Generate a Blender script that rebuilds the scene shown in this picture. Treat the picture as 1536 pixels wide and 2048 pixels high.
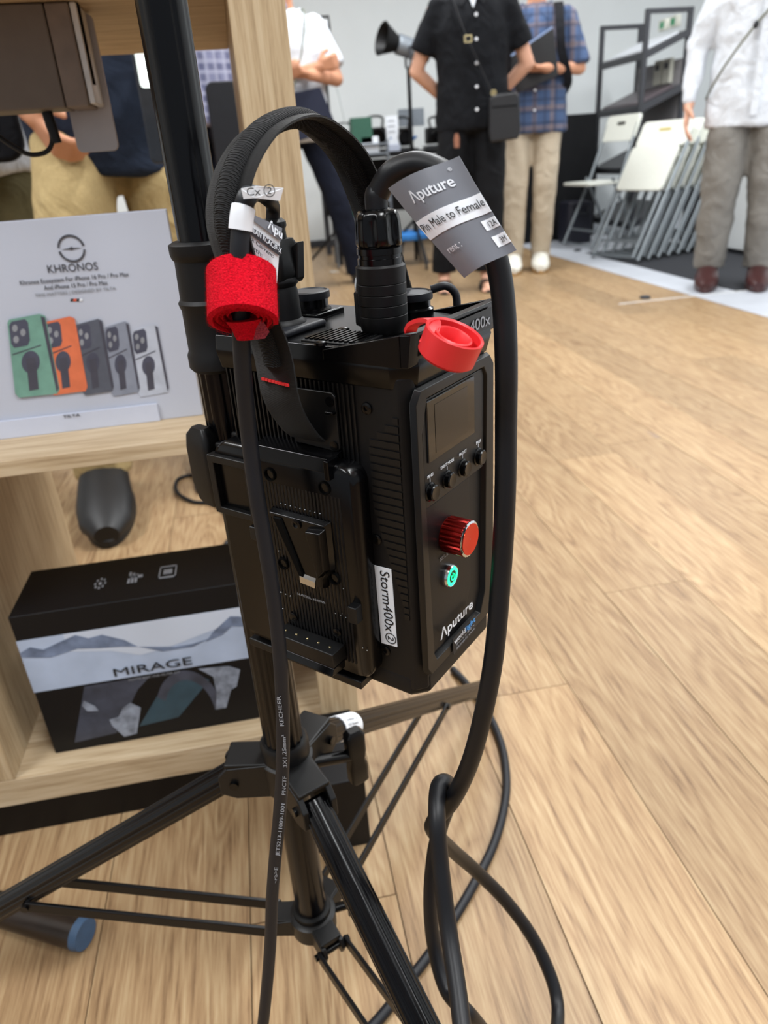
import bpy, bmesh, math, random
from math import sin, cos, radians, pi, hypot, atan2
from mathutils import Vector as V, Matrix, noise
random.seed(4)
S = bpy.context.scene
COL = S.collection
for o in list(bpy.data.objects): bpy.data.objects.remove(o)

# ------------------------------------------------------------------ camera
FPX, PIT, ROLL, HC, AZ = 1450.0, radians(26.2), radians(4.13), .72, radians(8.6)
def _rz(v): return V((v[0]*cos(AZ)+v[1]*sin(AZ), -v[0]*sin(AZ)+v[1]*cos(AZ), v[2]))
_U0 = V((0, sin(PIT), cos(PIT))); _R0 = V((1, 0, 0))
CF = _rz((0, cos(PIT), -sin(PIT))); CR = _rz(_R0*cos(ROLL)-_U0*sin(ROLL)); CU = _rz(_U0*cos(ROLL)+_R0*sin(ROLL))
CC = V((0, 0, HC))
cd = bpy.data.cameras.new('camera'); cam = bpy.data.objects.new('camera', cd); COL.objects.link(cam)
cd.sensor_fit = 'VERTICAL'; cd.sensor_height = 36; cd.lens = 36*FPX/2048
cd.clip_start = .02; cd.clip_end = 60
M = Matrix((CR, CU, -CF)).transposed().to_4x4(); M.translation = CC
cam.matrix_world = M
cd.dof.use_dof = True; cd.dof.focus_distance = .365; cd.dof.aperture_fstop = 11.5
S.camera = cam
# ------------------------------------------------------------------ light
w = bpy.data.worlds.new('world'); S.world = w; w.use_nodes = True
w.node_tree.nodes['Background'].inputs[0].default_value = (.82, .9, 1, 1)
w.node_tree.nodes['Background'].inputs[1].default_value = .38
S.view_settings.view_transform = 'Standard'; S.view_settings.look = 'None'
S.view_settings.gamma = 1; S.view_settings.use_curve_mapping = False
S.view_settings.exposure = .2
def area(name, loc, sx, sy, e, rz=0):
    l = bpy.data.lights.new(name, 'AREA'); l.shape = 'RECTANGLE'; l.size = sx; l.size_y = sy; l.energy = e
    l.color = (.96, .985, 1)
    o = bpy.data.objects.new(name, l); o.location = loc; o.rotation_euler = (0, 0, rz); COL.objects.link(o); return o
LAMPS = [(-1.6, -.6), (.6, -.6), (2.6, -.6), (-1.6, 1.6), (.9, 1.6), (2.9, 1.6), (-1.6, 4.2), (.9, 4.2), (2.9, 4.2)]
for lx, ly in LAMPS: area('ceiling_lamp_light', (lx, ly, 2.74), .22, 1.25, 47)

# rays through the photograph, used only to read real positions
def ray(x, y): return CR*(x-768)-CU*(y-1024)+CF*FPX
def atz(x, y, z=0): d = ray(x, y); return CC+d*((z-HC)/d.z)
def at(x, y, D): d = ray(x, y); return CC+d*(D/hypot(d.x, d.y))
def aty(x, y, Y): d = ray(x, y); return CC+d*(Y/d.y)
def onp(x, y, P, n): d = ray(x, y); n = V(n); return CC+d*((V(P)-CC).dot(n)/d.dot(n))

# ------------------------------------------------------------------ materials
def lin(h):
    h = h.lstrip('#'); c = [int(h[i:i+2], 16)/255 for i in (0, 2, 4)]
    return tuple(x/12.92 if x <= .04045 else ((x+.055)/1.055)**2.4 for x in c)+(1,)
class NT:
    def __init__(s, name, rough=.5, metal=0, spec=.5):
        s.m = bpy.data.materials.new(name); s.m.use_nodes = True; s.t = s.m.node_tree; s.n = s.t.nodes
        s.b = s.n['Principled BSDF']; s.b.inputs['Roughness'].default_value = rough
        s.b.inputs['Metallic'].default_value = metal; s.b.inputs['Specular IOR Level'].default_value = spec
    def node(s, t, **k):
        n = s.n.new(t)
        for a, v in k.items():
            if a in n.inputs: n.inputs[a].default_value = v
            else: setattr(n, a, v)
        return n
    def link(s, a, b): s.t.links.new(a, b)
    def coord(s, scale=(1, 1, 1), obj=True):
        c = s.node('ShaderNodeTexCoord'); m = s.node('ShaderNodeMapping'); m.inputs['Scale'].default_value = scale
        s.link(c.outputs['Object' if obj else 'Generated'], m.inputs[0]); return m.outputs[0]
    def ramp(s, src, stops):
        r = s.node('ShaderNodeValToRGB'); e = r.color_ramp.elements
        while len(e) < len(stops): e.new(.5)
        for i, (p, c) in enumerate(stops): e[i].position = p; e[i].color = c if isinstance(c, tuple) else lin(c)
        s.link(src, r.inputs[0]); return r.outputs[0]
    def bump(s, h, st=.3, d=.001):
        b = s.node('ShaderNodeBump'); b.inputs['Strength'].default_value = st; b.inputs['Distance'].default_value = d
        s.link(h, b.inputs['Height']); s.link(b.outputs[0], s.b.inputs['Normal'])
def plain(name, c, rough=.5, metal=0, spec=.5, ns=60, var=.12, bump=0, bs=800, emit=0, bd=.0004):
    k = NT(name, rough, metal, spec); c = lin(c) if isinstance(c, str) else c
    co = k.coord(); nz = k.node('ShaderNodeTexNoise', Scale=ns, Detail=3); k.link(co, nz.inputs['Vector'])
    lo = tuple(max(0, x*(1-var)) for x in c[:3])+(1,); hi = tuple(min(1, x*(1+var)) for x in c[:3])+(1,)
    k.link(k.ramp(nz.outputs[0], [(.3, lo), (.7, hi)]), k.b.inputs['Base Color'])
    if bump:
        n2 = k.node('ShaderNodeTexNoise', Scale=bs, Detail=2); k.link(co, n2.inputs['Vector']); k.bump(n2.outputs[0], bump, bd)
    if emit:
        k.b.inputs['Emission Color'].default_value = c; k.b.inputs['Emission Strength'].default_value = emit
    return k.m
def wood(name, stops, axis, gs=1., rough=.45, bump=.15, ring=.55, rnd=True, spec=.4, val=.09):
    k = NT(name, rough, 0, spec)
    sc = [30*gs]*3; sc[axis] = 1.3*gs
    tc = k.node('ShaderNodeTexCoord'); oi = k.node('ShaderNodeObjectInfo')
    ad = k.node('ShaderNodeVectorMath', operation='ADD'); k.link(tc.outputs['Object'], ad.inputs[0])
    mu = k.node('ShaderNodeMath', operation='MULTIPLY'); mu.inputs[1].default_value = 37.
    k.link(oi.outputs['Random'], mu.inputs[0])
    cx = k.node('ShaderNodeCombineXYZ'); k.link(mu.outputs[0], cx.inputs[2]); k.link(mu.outputs[0], cx.inputs[1]); k.link(cx.outputs[0], ad.inputs[1])
    m = k.node('ShaderNodeMapping'); m.inputs['Scale'].default_value = sc; k.link(ad.outputs[0], m.inputs[0])
    m2 = k.node('ShaderNodeMapping'); s2 = [9.*gs]*3; s2[axis] = 1.1*gs; m2.inputs['Scale'].default_value = s2; k.link(ad.outputs[0], m2.inputs[0])
    big = k.node('ShaderNodeTexNoise', Scale=1., Detail=2); big.inputs['Distortion'].default_value = .6; k.link(m2.outputs[0], big.inputs['Vector'])
    wv = k.node('ShaderNodeMath', operation='MULTIPLY'); wv.inputs[1].default_value = 11; k.link(big.outputs[0], wv.inputs[0])
    fr = k.node('ShaderNodeMath', operation='PINGPONG'); fr.inputs[1].default_value = .5; k.link(wv.outputs[0], fr.inputs[0])
    fine = k.node('ShaderNodeTexNoise', Scale=5., Detail=4); fine.inputs['Roughness'].default_value = .7; k.link(m.outputs[0], fine.inputs['Vector'])
    mx = k.node('ShaderNodeMath', operation='MULTIPLY_ADD'); mx.inputs[1].default_value = ring
    k.link(fr.outputs[0], mx.inputs[0]); k.link(fine.outputs[0], mx.inputs[2])
    sb = k.node('ShaderNodeMath', operation='SUBTRACT'); sb.inputs[1].default_value = ring*.25; k.link(mx.outputs[0], sb.inputs[0])
    colr = k.ramp(sb.outputs[0], stops)
    out = colr
    if rnd:
        hs = k.node('ShaderNodeHueSaturation'); k.link(colr, hs.inputs['Color'])
        a = k.node('ShaderNodeMapRange'); a.inputs['To Min'].default_value = 1-val; a.inputs['To Max'].default_value = 1+val
        k.link(oi.outputs['Random'], a.inputs['Value']); k.link(a.outputs[0], hs.inputs['Value'])
        hs.inputs['Saturation'].default_value = .97
        # knots
        vo = k.node('ShaderNodeTexVoronoi', Scale=1.); m3 = k.node('ShaderNodeMapping'); s3 = [5.5]*3; s3[axis] = 1.7; m3.inputs['Scale'].default_value = s3
        k.link(ad.outputs[0], m3.inputs[0]); k.link(m3.outputs[0], vo.inputs['Vector'])
        kr = k.ramp(vo.outputs['Distance'], [(.02, (.8, .8, .8, 1)), (.09, (0, 0, 0, 1))])
        mk = k.node('ShaderNodeMix', data_type='RGBA'); mk.inputs[7].default_value = lin('#8a7565')
        k.link(hs.outputs[0], mk.inputs[6]); k.link(kr, mk.inputs[0]); out = mk.outputs[2]
    k.link(out, k.b.inputs['Base Color']); k.bump(fine.outputs[0], bump, .0006)
    return k.m
def plaid(name, base, c1, c2, s1=11, s2=16, wid=.25):
    k = NT(name, .85); co = k.coord()
    sp = k.node('ShaderNodeSeparateXYZ'); k.link(co, sp.inputs[0]); col = None
    prev = k.node('ShaderNodeRGB'); prev.outputs[0].default_value = lin(base); src = prev.outputs[0]
    for out, sc, c in (('X', s1, c1), ('Z', s1, c1), ('X', s2, c2), ('Z', s2, c2)):
        a = k.node('ShaderNodeMath', operation='MULTIPLY'); a.inputs[1].default_value = sc*2; k.link(sp.outputs[out], a.inputs[0])
        f = k.node('ShaderNodeMath', operation='PINGPONG'); f.inputs[1].default_value = 1; k.link(a.outputs[0], f.inputs[0])
        g = k.node('ShaderNodeMath', operation='LESS_THAN'); g.inputs[1].default_value = wid; k.link(f.outputs[0], g.inputs[0])
        h = k.node('ShaderNodeMath', operation='MULTIPLY'); h.inputs[1].default_value = .55; k.link(g.outputs[0], h.inputs[0])
        mx = k.node('ShaderNodeMix', data_type='RGBA'); mx.inputs[7].default_value = lin(c); k.link(src, mx.inputs[6]); k.link(h.outputs[0], mx.inputs[0]); src = mx.outputs[2]
    k.link(src, k.b.inputs['Base Color'])
    n = k.node('ShaderNodeTexNoise', Scale=14, Detail=3); k.link(co, n.inputs['Vector']); k.bump(n.outputs[0], .5, .01)
    return k.m
def cloth(name, c, sc=12, st=.6, rough=.9, var=.08):
    k = NT(name, rough, 0, .25); c = lin(c); co = k.coord()
    n = k.node('ShaderNodeTexNoise', Scale=sc, Detail=3); n.inputs['Distortion'].default_value = 1.2; k.link(co, n.inputs['Vector']); k.bump(n.outputs[0], st, .018)
    f = k.node('ShaderNodeTexNoise', Scale=sc*25, Detail=1); k.link(co, f.inputs['Vector'])
    k.link(k.ramp(f.outputs[0], [(.3, tuple(x*(1-var) for x in c[:3])+(1,)), (.7, tuple(min(1, x*(1+var)) for x in c[:3])+(1,))]), k.b.inputs['Base Color'])
    return k.m
def webbing(name, c, freq=900, rough=.6, axis='Z', c2=None):
    k = NT(name, rough, 0, .35); co = k.coord()
    wv = k.node('ShaderNodeTexWave', Scale=freq/6.28, bands_direction=axis); wv.inputs['Distortion'].default_value = .6; k.link(co, wv.inputs['Vector'])
    nz = k.node('ShaderNodeTexNoise', Scale=900, Detail=2); k.link(co, nz.inputs['Vector'])
    k.link(k.ramp(wv.outputs[0], [(0, lin(c)), (1, lin(c2 or c))]), k.b.inputs['Base Color']); k.bump(wv.outputs[0], .8, .0007)
    return k.m
m_plank = wood('oak_plank', [(.22, '#6b5138'), (.42, '#907352'), (.58, '#9f8461'), (.8, '#ad9673')], 1, 1.7, rough=.42, spec=.3, ring=.38, val=.13)
m_ash = wood('ash_laminate', [(.25, '#9a8263'), (.5, '#b9a384'), (.75, '#cdbb9f')], 0, 1.3, rnd=False, ring=.3, rough=.5)
m_ashv = wood('ash_laminate_vertical', [(.25, '#937b5c'), (.5, '#b7a07f'), (.75, '#cab798')], 2, 1.6, rnd=False, ring=.25, rough=.5)
m_white = plain('white_wall_paint', '#dfe3e4', .8, var=.02, ns=3)
m_ceil = plain('ceiling_paint', '#dcdcda', .9, var=.02)
m_gfloor = plain('grey_tile', '#b4b8c0', .45, var=.05, ns=8)
m_mat = plain('black_carpet', '#1c1e24', .95, var=.3, ns=300, bump=.4)
m_gap = plain('joint_filler', '#6b4f36', .8)
m_blk = plain('black_satin_metal', '#060608', .38, .0, .25, bump=.05, bs=1500)
m_blkm = plain('black_matte_plastic', '#08080a', .5, 0, .3, bump=.08, bs=2500, bd=.0001)
m_blkp = plain('black_moulded_plastic', '#09090a', .42, 0, .35, bump=.06, bs=3000, bd=.0001)
m_gloss = plain('black_glossy_anodised', '#030304', .22, 0, .3, var=.02)
m_glossu = plain('black_brushed_tube', '#030305', .2, 0, .28, var=.02)
m_glass = plain('display_glass', '#050507', .05, 0, .6, var=.02)
m_lcd = plain('dark_lcd', '#0a0a0d', .12, 0, .5, var=.15, ns=400)
m_rub = plain('black_cable_rubber', '#0c0d11', .45, 0, .35, bump=.05, bs=1800, bd=.0002)
m_rubm = plain('black_lead_rubber', '#12141a', .5, 0, .35, bump=.05, bs=1800, bd=.0002)
m_red = plain('red_silicone', '#d9262b', .42, 0, .5, var=.05)
m_velc = plain('red_velcro_loop', '#c4071f', .95, 0, .15, ns=1200, var=.25, bump=.8, bs=1300, bd=.0012)
m_velh = plain('pink_velcro_hook', '#b0404f', .8, 0, .3, ns=1600, var=.4, bump=1, bs=1400, bd=.002)
m_redm = plain('red_anodised', '#780f09', .28, .8, .6, ns=300, var=.15)
m_chr = plain('bright_metal', '#cfd2d4', .18, 1, .5, var=.04)
m_led = plain('green_light_ring', '#12d68a', .4, emit=2.2)
m_lblw = plain('white_label_film', '#e3e7ee', .5, var=.02)
m_ink = plain('black_ink', '#15161a', .6)
m_inkw = plain('white_ink', '#d9dde4', .5, var=.02)
m_inkg = plain('grey_ink', '#8b8e95', .5)
m_inkb = plain('blue_ink', '#3f8fd2', .5)
m_inkd = plain('dark_ink_slate', '#3b3b42', .6)
m_tag = plain('grey_printed_tag', '#74777f', .3, 0, .5, var=.03, ns=30)
m_tagb = plain('tag_underside', '#2a2627', .4)
m_slotd = plain('deep_black_slot', '#020202', .8, 0, .1)
m_brass = plain('gold_contact', '#e6d2a0', .25, 1)
m_poster = plain('poster_print', '#babfcd', .25, 0, .5, var=.02, ns=5)
m_acr = plain('clear_plastic_sleeve', '#c3c9da', .12, 0, .5, var=.02)
m_boxk = plain('matt_black_card', '#09090c', .5, 0, .3, var=.15, ns=12, bump=.1, bs=60)
m_devg = plain('grey_device_plastic', '#6a615a', .55, var=.04)
m_devg2 = plain('silver_device_plastic', '#b9b5b6', .4, .2, var=.03)
m_dev3 = plain('silver_edge', '#d4d3d2', .35, .2)
m_skin = plain('skin', '#c08a6c', .55, 0, .4, ns=20, var=.06)
m_skin2 = plain('skin_pale', '#d09f86', .55, 0, .4, ns=20, var=.06)
m_hair = plain('black_hair', '#15110f', .6, ns=200, var=.4, bump=.6, bs=300)
m_eye = plain('eye_dark', '#1a1210', .2)
m_lip = plain('lip', '#a8605a', .5)
m_chw = plain('white_chair_plastic', '#dddfd6', .4, var=.03)
m_chg = plain('grey_chair_steel', '#868d92', .35, .5, var=.05)
m_rack = plain('dark_rack_steel', '#3a3b40', .45, .2)
m_silv = plain('grey_lamp_body', '#7d848c', .4, .3)
m_yel = plain('amber_led_disc', '#f0b83c', .4, emit=.8)
m_blue = plain('blue_fabric', '#2a6fb4', .8)
m_org = plain('orange_card', '#d9552f', .6)
m_grn = plain('green_card', '#2f8f63', .6)
m_blkc = cloth('black_drape', '#08090c', 6, .5)

# ------------------------------------------------------------------ mesh builder
class B:
    def __init__(s, fr=None): s.v = []; s.f = []; s.fr = fr
    def P(s, p):
        p = V(p)
        if s.fr: O, X, Y, Z = s.fr; return O+X*p.x+Y*p.y+Z*p.z
        return p
    def add(s, vs, fs):
        k = len(s.v); s.v += [s.P(p) for p in vs]; s.f += [[i+k for i in f] for f in fs]; return s
    def box(s, lo, hi):
        x0, y0, z0 = lo; x1, y1, z1 = hi
        return s.add([(x0, y0, z0), (x1, y0, z0), (x1, y1, z0), (x0, y1, z0), (x0, y0, z1), (x1, y0, z1), (x1, y1, z1), (x0, y1, z1)],
                     [(0, 3, 2, 1), (4, 5, 6, 7), (0, 1, 5, 4), (1, 2, 6, 5), (2, 3, 7, 6), (3, 0, 4, 7)])
    def loft(s, rings, caps=True, closed=True):
        n = len(rings[0]); vs = [p for r in rings for p in r]; fs = []
        for i in range(len(rings)-1):
            for j in range(n if closed else n-1):
                a = i*n+j; b = i*n+(j+1) % n; fs.append((a, b, b+n, a+n))
        if caps: fs.append(tuple(range(n))[::-1]); fs.append(tuple(range((len(rings)-1)*n, len(rings)*n)))
        return s.add(vs, fs)
    def loftloop(s, rings):
        n = len(rings[0]); m = len(rings); vs = [p for r in rings for p in r]
        return s.add(vs, [(i*n+j, i*n+(j+1) % n, ((i+1) % m)*n+(j+1) % n, ((i+1) % m)*n+j) for i in range(m) for j in range(n)])
    def tube(s, pts, r, n=12, sq=None, up=None, caps=True):
        pts = [V(p) for p in pts]; N = len(pts)
        if not hasattr(r, '__len__'): r = [r]*N
        rings = []; prev = V(up) if up else None
        for i, p in enumerate(pts):
            t = (pts[min(i+1, N-1)]-pts[max(i-1, 0)]).normalized()
            if prev is None: prev = V((0, 0, 1)) if abs(t.z) < .9 else V((1, 0, 0))
            x = (prev-t*prev.dot(t)).normalized(); y = t.cross(x); prev = x
            if sq: rings.append([p+x*(a*r[i])+y*(b*r[i]) for a, b in sq])
            else: rings.append([p+x*(cos(2*pi*k/n)*r[i])+y*(sin(2*pi*k/n)*r[i]) for k in range(n)])
        return s.loft(rings, caps)
    def cyl(s, p, q, r, r2=None, n=24): return s.tube([p, q], [r, r if r2 is None else r2], n)
    def lathe(s, p, ax, prof, n=32, caps=True, mod=None):
        p = V(p); ax = V(ax).normalized(); x = ax.orthogonal().normalized(); y = ax.cross(x)
        return s.loft([[p+ax*h+x*(cos(2*pi*k/n)*r*(mod(k/n, h) if mod else 1))+y*(sin(2*pi*k/n)*r*(mod(k/n, h) if mod else 1)) for k in range(n)] for r, h in prof], caps)
    def capsule(s, p, q, r1, r2, n=10):
        p = V(p); q = V(q); d = (q-p); L = d.length or 1e-6; d = d/L if L > 1e-5 else V((0, 0, 1))
        pts = []; rs = []
        for a in (-80, -55, -28): pts.append(p+d*(sin(radians(a))*r1)); rs.append(cos(radians(a))*r1)
        pts.append(p); rs.append(r1); pts.append(q); rs.append(r2)
        for a in (28, 55, 80): pts.append(q+d*(sin(radians(a))*r2)); rs.append(cos(radians(a))*r2)
        x = d.orthogonal().normalized(); y = d.cross(x)
        return s.loft([[c+x*(cos(2*pi*k/n)*r)+y*(sin(2*pi*k/n)*r) for k in range(n)] for c, r in zip(pts, rs)])
    def ell(s, c, r, n=16, m=10):
        c = V(c); return s.loft([[c+V((r[0]*sin(pi*i/m)*cos(2*pi*k/n), r[1]*sin(pi*i/m)*sin(2*pi*k/n), -r[2]*cos(pi*i/m))) for k in range(n)] for i in [.12]+list(range(1, m))+[m-.12]])
    def prism(s, poly, z0, z1): return s.loft([[(x, y, z0) for x, y in poly], [(x, y, z1) for x, y in poly]])
    def build(s, name, mt, parent=None, smooth=False, bev=0, seg=2, base=None, ang=40, kind=None):
        me = bpy.data.meshes.new(name); o = bpy.data.objects.new(name, me); COL.objects.link(o)
        if parent is not None:
            org = V(ORG.get(parent.name, (0, 0, 0))); o.parent = parent; ORG[o.name] = org
        else:
            if base is None:
                xs = [v.x for v in s.v]; ys = [v.y for v in s.v]; base = ((min(xs)+max(xs))/2, (min(ys)+max(ys))/2, min(v.z for v in s.v))
            org = V(base); o.location = org; ORG[o.name] = org
        bm = bmesh.new(); vs = [bm.verts.new(v-org) for v in s.v]
        for f in s.f:
            try: bm.faces.new([vs[i] for i in f])
            except ValueError: pass
        bmesh.ops.recalc_face_normals(bm, faces=bm.faces)
        if smooth:
            for f in bm.faces: f.smooth = True
            for e in bm.edges:
                if len(e.link_faces) == 2 and e.calc_face_angle(0) > radians(ang): e.smooth = False
        bm.to_mesh(me); bm.free(); me.materials.append(mt)
        if bev:
            m = o.modifiers.new('bevel', 'BEVEL'); m.width = bev; m.segments = seg; m.limit_method = 'ANGLE'; m.angle_limit = radians(35)
            for p in me.polygons: p.use_smooth = True
            m.harden_normals = True
        if kind: o['kind'] = kind
        return o
ORG = {}
def thing(name, loc, label, cat, group=None, rz=0):
    o = bpy.data.objects.new(name, None); COL.objects.link(o); o.empty_display_size = .05; o.location = loc; o.rotation_euler = (0, 0, rz)
    ORG[o.name] = V(loc) if rz == 0 else V((0, 0, 0))
    return tag(o, label, cat, group)
def tag(o, label, cat, group=None):
    o['label'] = label; o['category'] = cat
    if group: o['group'] = group
    return o
def struct(o, lab=None):
    o['kind'] = 'structure'
    if lab: o['label'] = lab
    return o
def copy_tree(o, parent=None):
    c = o.copy(); COL.objects.link(c)
    if parent: c.parent = parent
    for ch in list(o.children): copy_tree(ch, c)
    return c
def share(o, name=None, off=(0, 0, 0)):           # one more of the same piece under the same parent
    c = o.copy(); COL.objects.link(c); c.location = o.location+V(off); return c
def spline(pts, k=8):
    pts = [V(p) for p in pts]; q = [pts[0]*2-pts[1]]+pts+[pts[-1]*2-pts[-2]]; out = []
    for i in range(1, len(q)-2):
        for j in range(k):
            t = j/k; a, b, c, d = q[i-1:i+3]
            out.append(.5*((2*b)+(c-a)*t+(2*a-5*b+4*c-d)*t*t+(3*b-3*c+d-a)*t**3))
    return out+[pts[-1]]
DG = None
def text(s, name, mt, parent, p0, p1, up, h, off=.0003, sx=None, thick=.00008, align=None, name_i=0, bold=0):
    """lettering that starts at p0 and runs to p1, cap height h"""
    p0 = V(p0); p1 = V(p1); X = (p1-p0); L = X.length; X.normalize(); up = V(up); Y = (up-X*up.dot(X)).normalized(); Z = X.cross(Y)
    cu = bpy.data.curves.new(name, 'FONT'); cu.body = s; cu.size = 1; cu.extrude = .002; cu.resolution_u = 3; cu.offset = bold
    t = bpy.data.objects.new(name+'_curve', cu); COL.objects.link(t); bpy.context.view_layer.update()
    me = bpy.data.meshes.new_from_object(t.evaluated_get(bpy.context.evaluated_depsgraph_get()))
    bpy.data.objects.remove(t); bpy.data.curves.remove(cu)
    xs = [v.co.x for v in me.vertices]; x0, x1 = min(xs), max(xs); k = L/(x1-x0); org = V(ORG[parent.name])
    for v in me.vertices:
        c = v.co; v.co = p0+X*((c.x-x0)*k)+Y*(c.y/.72*h)+Z*(off+c.z*(thick/.002))-org
    me.materials.clear(); me.materials.append(mt); me.name = name
    o = bpy.data.objects.new(name, me); o.parent = parent; COL.objects.link(o); ORG[o.name] = org; return o
def card(name, mt, parent, pts, th=.0003, smooth=False):    # flat printed or cut piece with its own thickness
    pts = [V(p) for p in pts]; n = (pts[1]-pts[0]).cross(pts[2]-pts[0]).normalized()*th
    b = B(); b.loft([[p for p in pts], [p+n for p in pts]]); return b.build(name, mt, parent)

# ------------------------------------------------------------------ the room
fl = B().box((-4.4, -3, -.06), (5.4, 7.1, -.012)).build('floor', m_gap); struct(fl)
random.seed(11)
W = .1575; U0 = .377-14*W
cuts = {13: .796-.0, 15: 1.006, 14: 1.41, 17: 1.655, 18: 2.215, 19: 1.70, 16: .40, 12: 1.35, 11: .52}
npl = 0
for k in range(25):
    x0 = U0+k*W; x1 = x0+W
    if x1 > 2.13: break
    c0 = cuts.get(k, random.uniform(0, 1.2)); y = c0
    while y > -.6: y -= 1.2
    while y < 6.9:
        ya = max(y, -.6); yb = min(y+1.2, 6.98)
        dz = random.uniform(-.0003, .0003)
        if yb-ya > .1:
            b = B().box((x0+.0006, ya+.0006, -.012), (x1-.0006, yb-.0006, dz)); p = b.build('plank', m_plank, fl); npl += 1
        y += 1.2
ORG[fl.name] = V(fl.location)
# grey tiled part of the floor and black carpet beyond
for (x0, x1, y0, y1) in [(2.115, 3.3, -.6, 1.0), (2.115, 3.3, 1.003, 2.15), (2.115, 3.3, 2.153, 3.32), (3.303, 4.5, -.6, 1.4), (3.303, 4.5, 1.403, 3.32), (2.115, 2.345, 3.335, 5.2), (2.115, 2.345, 5.203, 6.98), (2.348, 4.5, 5.1, 6.98)]:
    B().box((x0, y0, -.012), (x1, y1, 0)).build('floor_tile', m_gfloor, fl)
B().box((2.35, 3.335, -.012), (4.5, 5.097, .002)).build('carpet_inset', m_mat, fl)
B().box((1.72, 3.321, -.002), (4.3, 3.333, .0012)).build('floor_joint_strip', plain('joint_strip', '#d5d6d6', .5), fl)
struct(B().box((-4.4, 7.0, -.05), (5.4, 7.1, 2.8)).build('wall_back', m_white))
struct(B().box((-4.4, -3, -.05), (-4.3, 7.0, 2.8)).build('wall_left', m_white))
struct(B().box((4.5, -3, -.05), (4.6, 7.0, 2.8)).build('wall_right', m_white))
struct(B().box((-4.4, -3, 2.8), (5.4, 7.1, 2.86)).build('ceiling', m_ceil))
struct(B().box((-4.3, 6.985, 0), (2.6, 7.0, .06)).build('baseboard_back', m_rack))
for lx, ly in LAMPS:
    t = thing('ceiling_lamp', (lx, ly, 2.745), 'long slim white ceiling lamp, %s of the %s row overhead' % ({-1.6: 'leftmost', .6: 'middle', .9: 'middle'}.get(lx, 'rightmost'), {-.6: 'near', 1.6: 'middle', 4.2: 'far'}[ly]), 'lamp', 'linear ceiling lamps overhead')
    B().box((lx-.13, ly-.65, 2.76), (lx+.13, ly+.65, 2.8)).build('lamp_housing', m_ceil, t)
    B().box((lx-.115, ly-.63, 2.752), (lx+.115, ly+.63, 2.76)).build('diffuser', plain('lamp_diffuser', '#ffffff', .5, emit=3), t)

# ------------------------------------------------------------------ control box
N0 = at(811, 738, .32); N0.z = 0
A_ = V((sin(radians(-45.4)), cos(radians(-45.4)), 0)); B_ = V((sin(radians(44.6)), cos(radians(44.6)), 0)); Z_ = V((0, 0, 1))
UF = (N0, A_, B_, Z_)
def L(a, b, z): return N0+A_*a+B_*b+Z_*z
box = thing('control_box', L(.06, .04, .44), 'black rectangular lamp control box with red dial clamped to the stand pole', 'control box')
def pr(a, b, z): return (a, b, z)
def ub(): return B(UF)
ub().loft([[(p[0], p[1], z) for p in [(.005, .0), (.0, .006), (.0, .077), (.006, .083), (.118, .083), (.118, .001), (.045, .001), (.040, .0)]] for z in (.447, .628)]).build('body', m_blkm, box, bev=.0012)
# upper lid, flared with a ridge
def foot(o, z, zf=None): return [(p[0], p[1], z) for p in [(.008-o*.4, -.0005-o), (-.0005-o, .008-o*.4), (-.0005-o, .078+o*.4), (.007-o*.4, .084+o), (.118, .084+o), (.124+o, .078), (.124+o, .008), (.118, -.0005-o)]]
ub().loft([foot(0, .6225), foot(.0005, .6245), foot(.0026, .6325), foot(.0022, .634), foot(.0012, .6405)]).build('lid', m_gloss, box, bev=.0006)
ub().loft([[(-.0022, -.0015, .6335), (.006, -.0028, .6335), (.006, .0868, .6335), (-.0022, .0868, .6335)], [(-.0035, .0, .6485), (.0015, -.002, .6485), (.0015, .086, .6485), (-.0035, .086, .6485)]]).build('front_lip', m_gloss, box, bev=.0006)
for s in (0, 1):
    y0, y1 = ((-.0028, .0008) if s == 0 else (.0835, .087))
    ub().loft([[(.001, y0, .6335), (.001, y1, .6335), (.001, y1, .6485), (.001, y0, .6485)], [(.045, y0, .6335), (.045, y1, .6335), (.045, y1, .6388), (.045, y0, .6388)]]).build('side_lip', m_gloss, box, bev=.0005)
# lower rim
ub().loft([foot(-.0035, .4405), foot(0, .4445), foot(.0, .4535), foot(-.0008, .4560)]).build('bottom_cover', m_blkm, box, bev=.0008)
ub().loft([[(a, b, z) for a, b in [(.034, -.012), (.034, .0), (.122, .0), (.122, -.012)]] for z in (.4445, .4500)]).build('bottom_ledge', m_blkp, box, bev=.0008)
# top deck: louvres, screws, socket covers
ub().box((.028, .002, .6398), (.062, .026, .6413)).build('grille_plate', m_blkm, box, bev=.0004)
g = ub()
for i in range(11): g.box((.0295+i*.003, .004, .6413), (.0310+i*.003, .0245, .6421))
g.build('louvre', m_gloss, box, kind='stuff')
for a, b in ((.0475, -.0005), (.055, .028), (.10, .006)):
    s_ = ub().lathe((a, b, .6405), (0, 0, 1), [(.003, 0), (.003, .0012), (.0022, .0016)], 16).build('screw', m_gloss, box, smooth=True)
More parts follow.
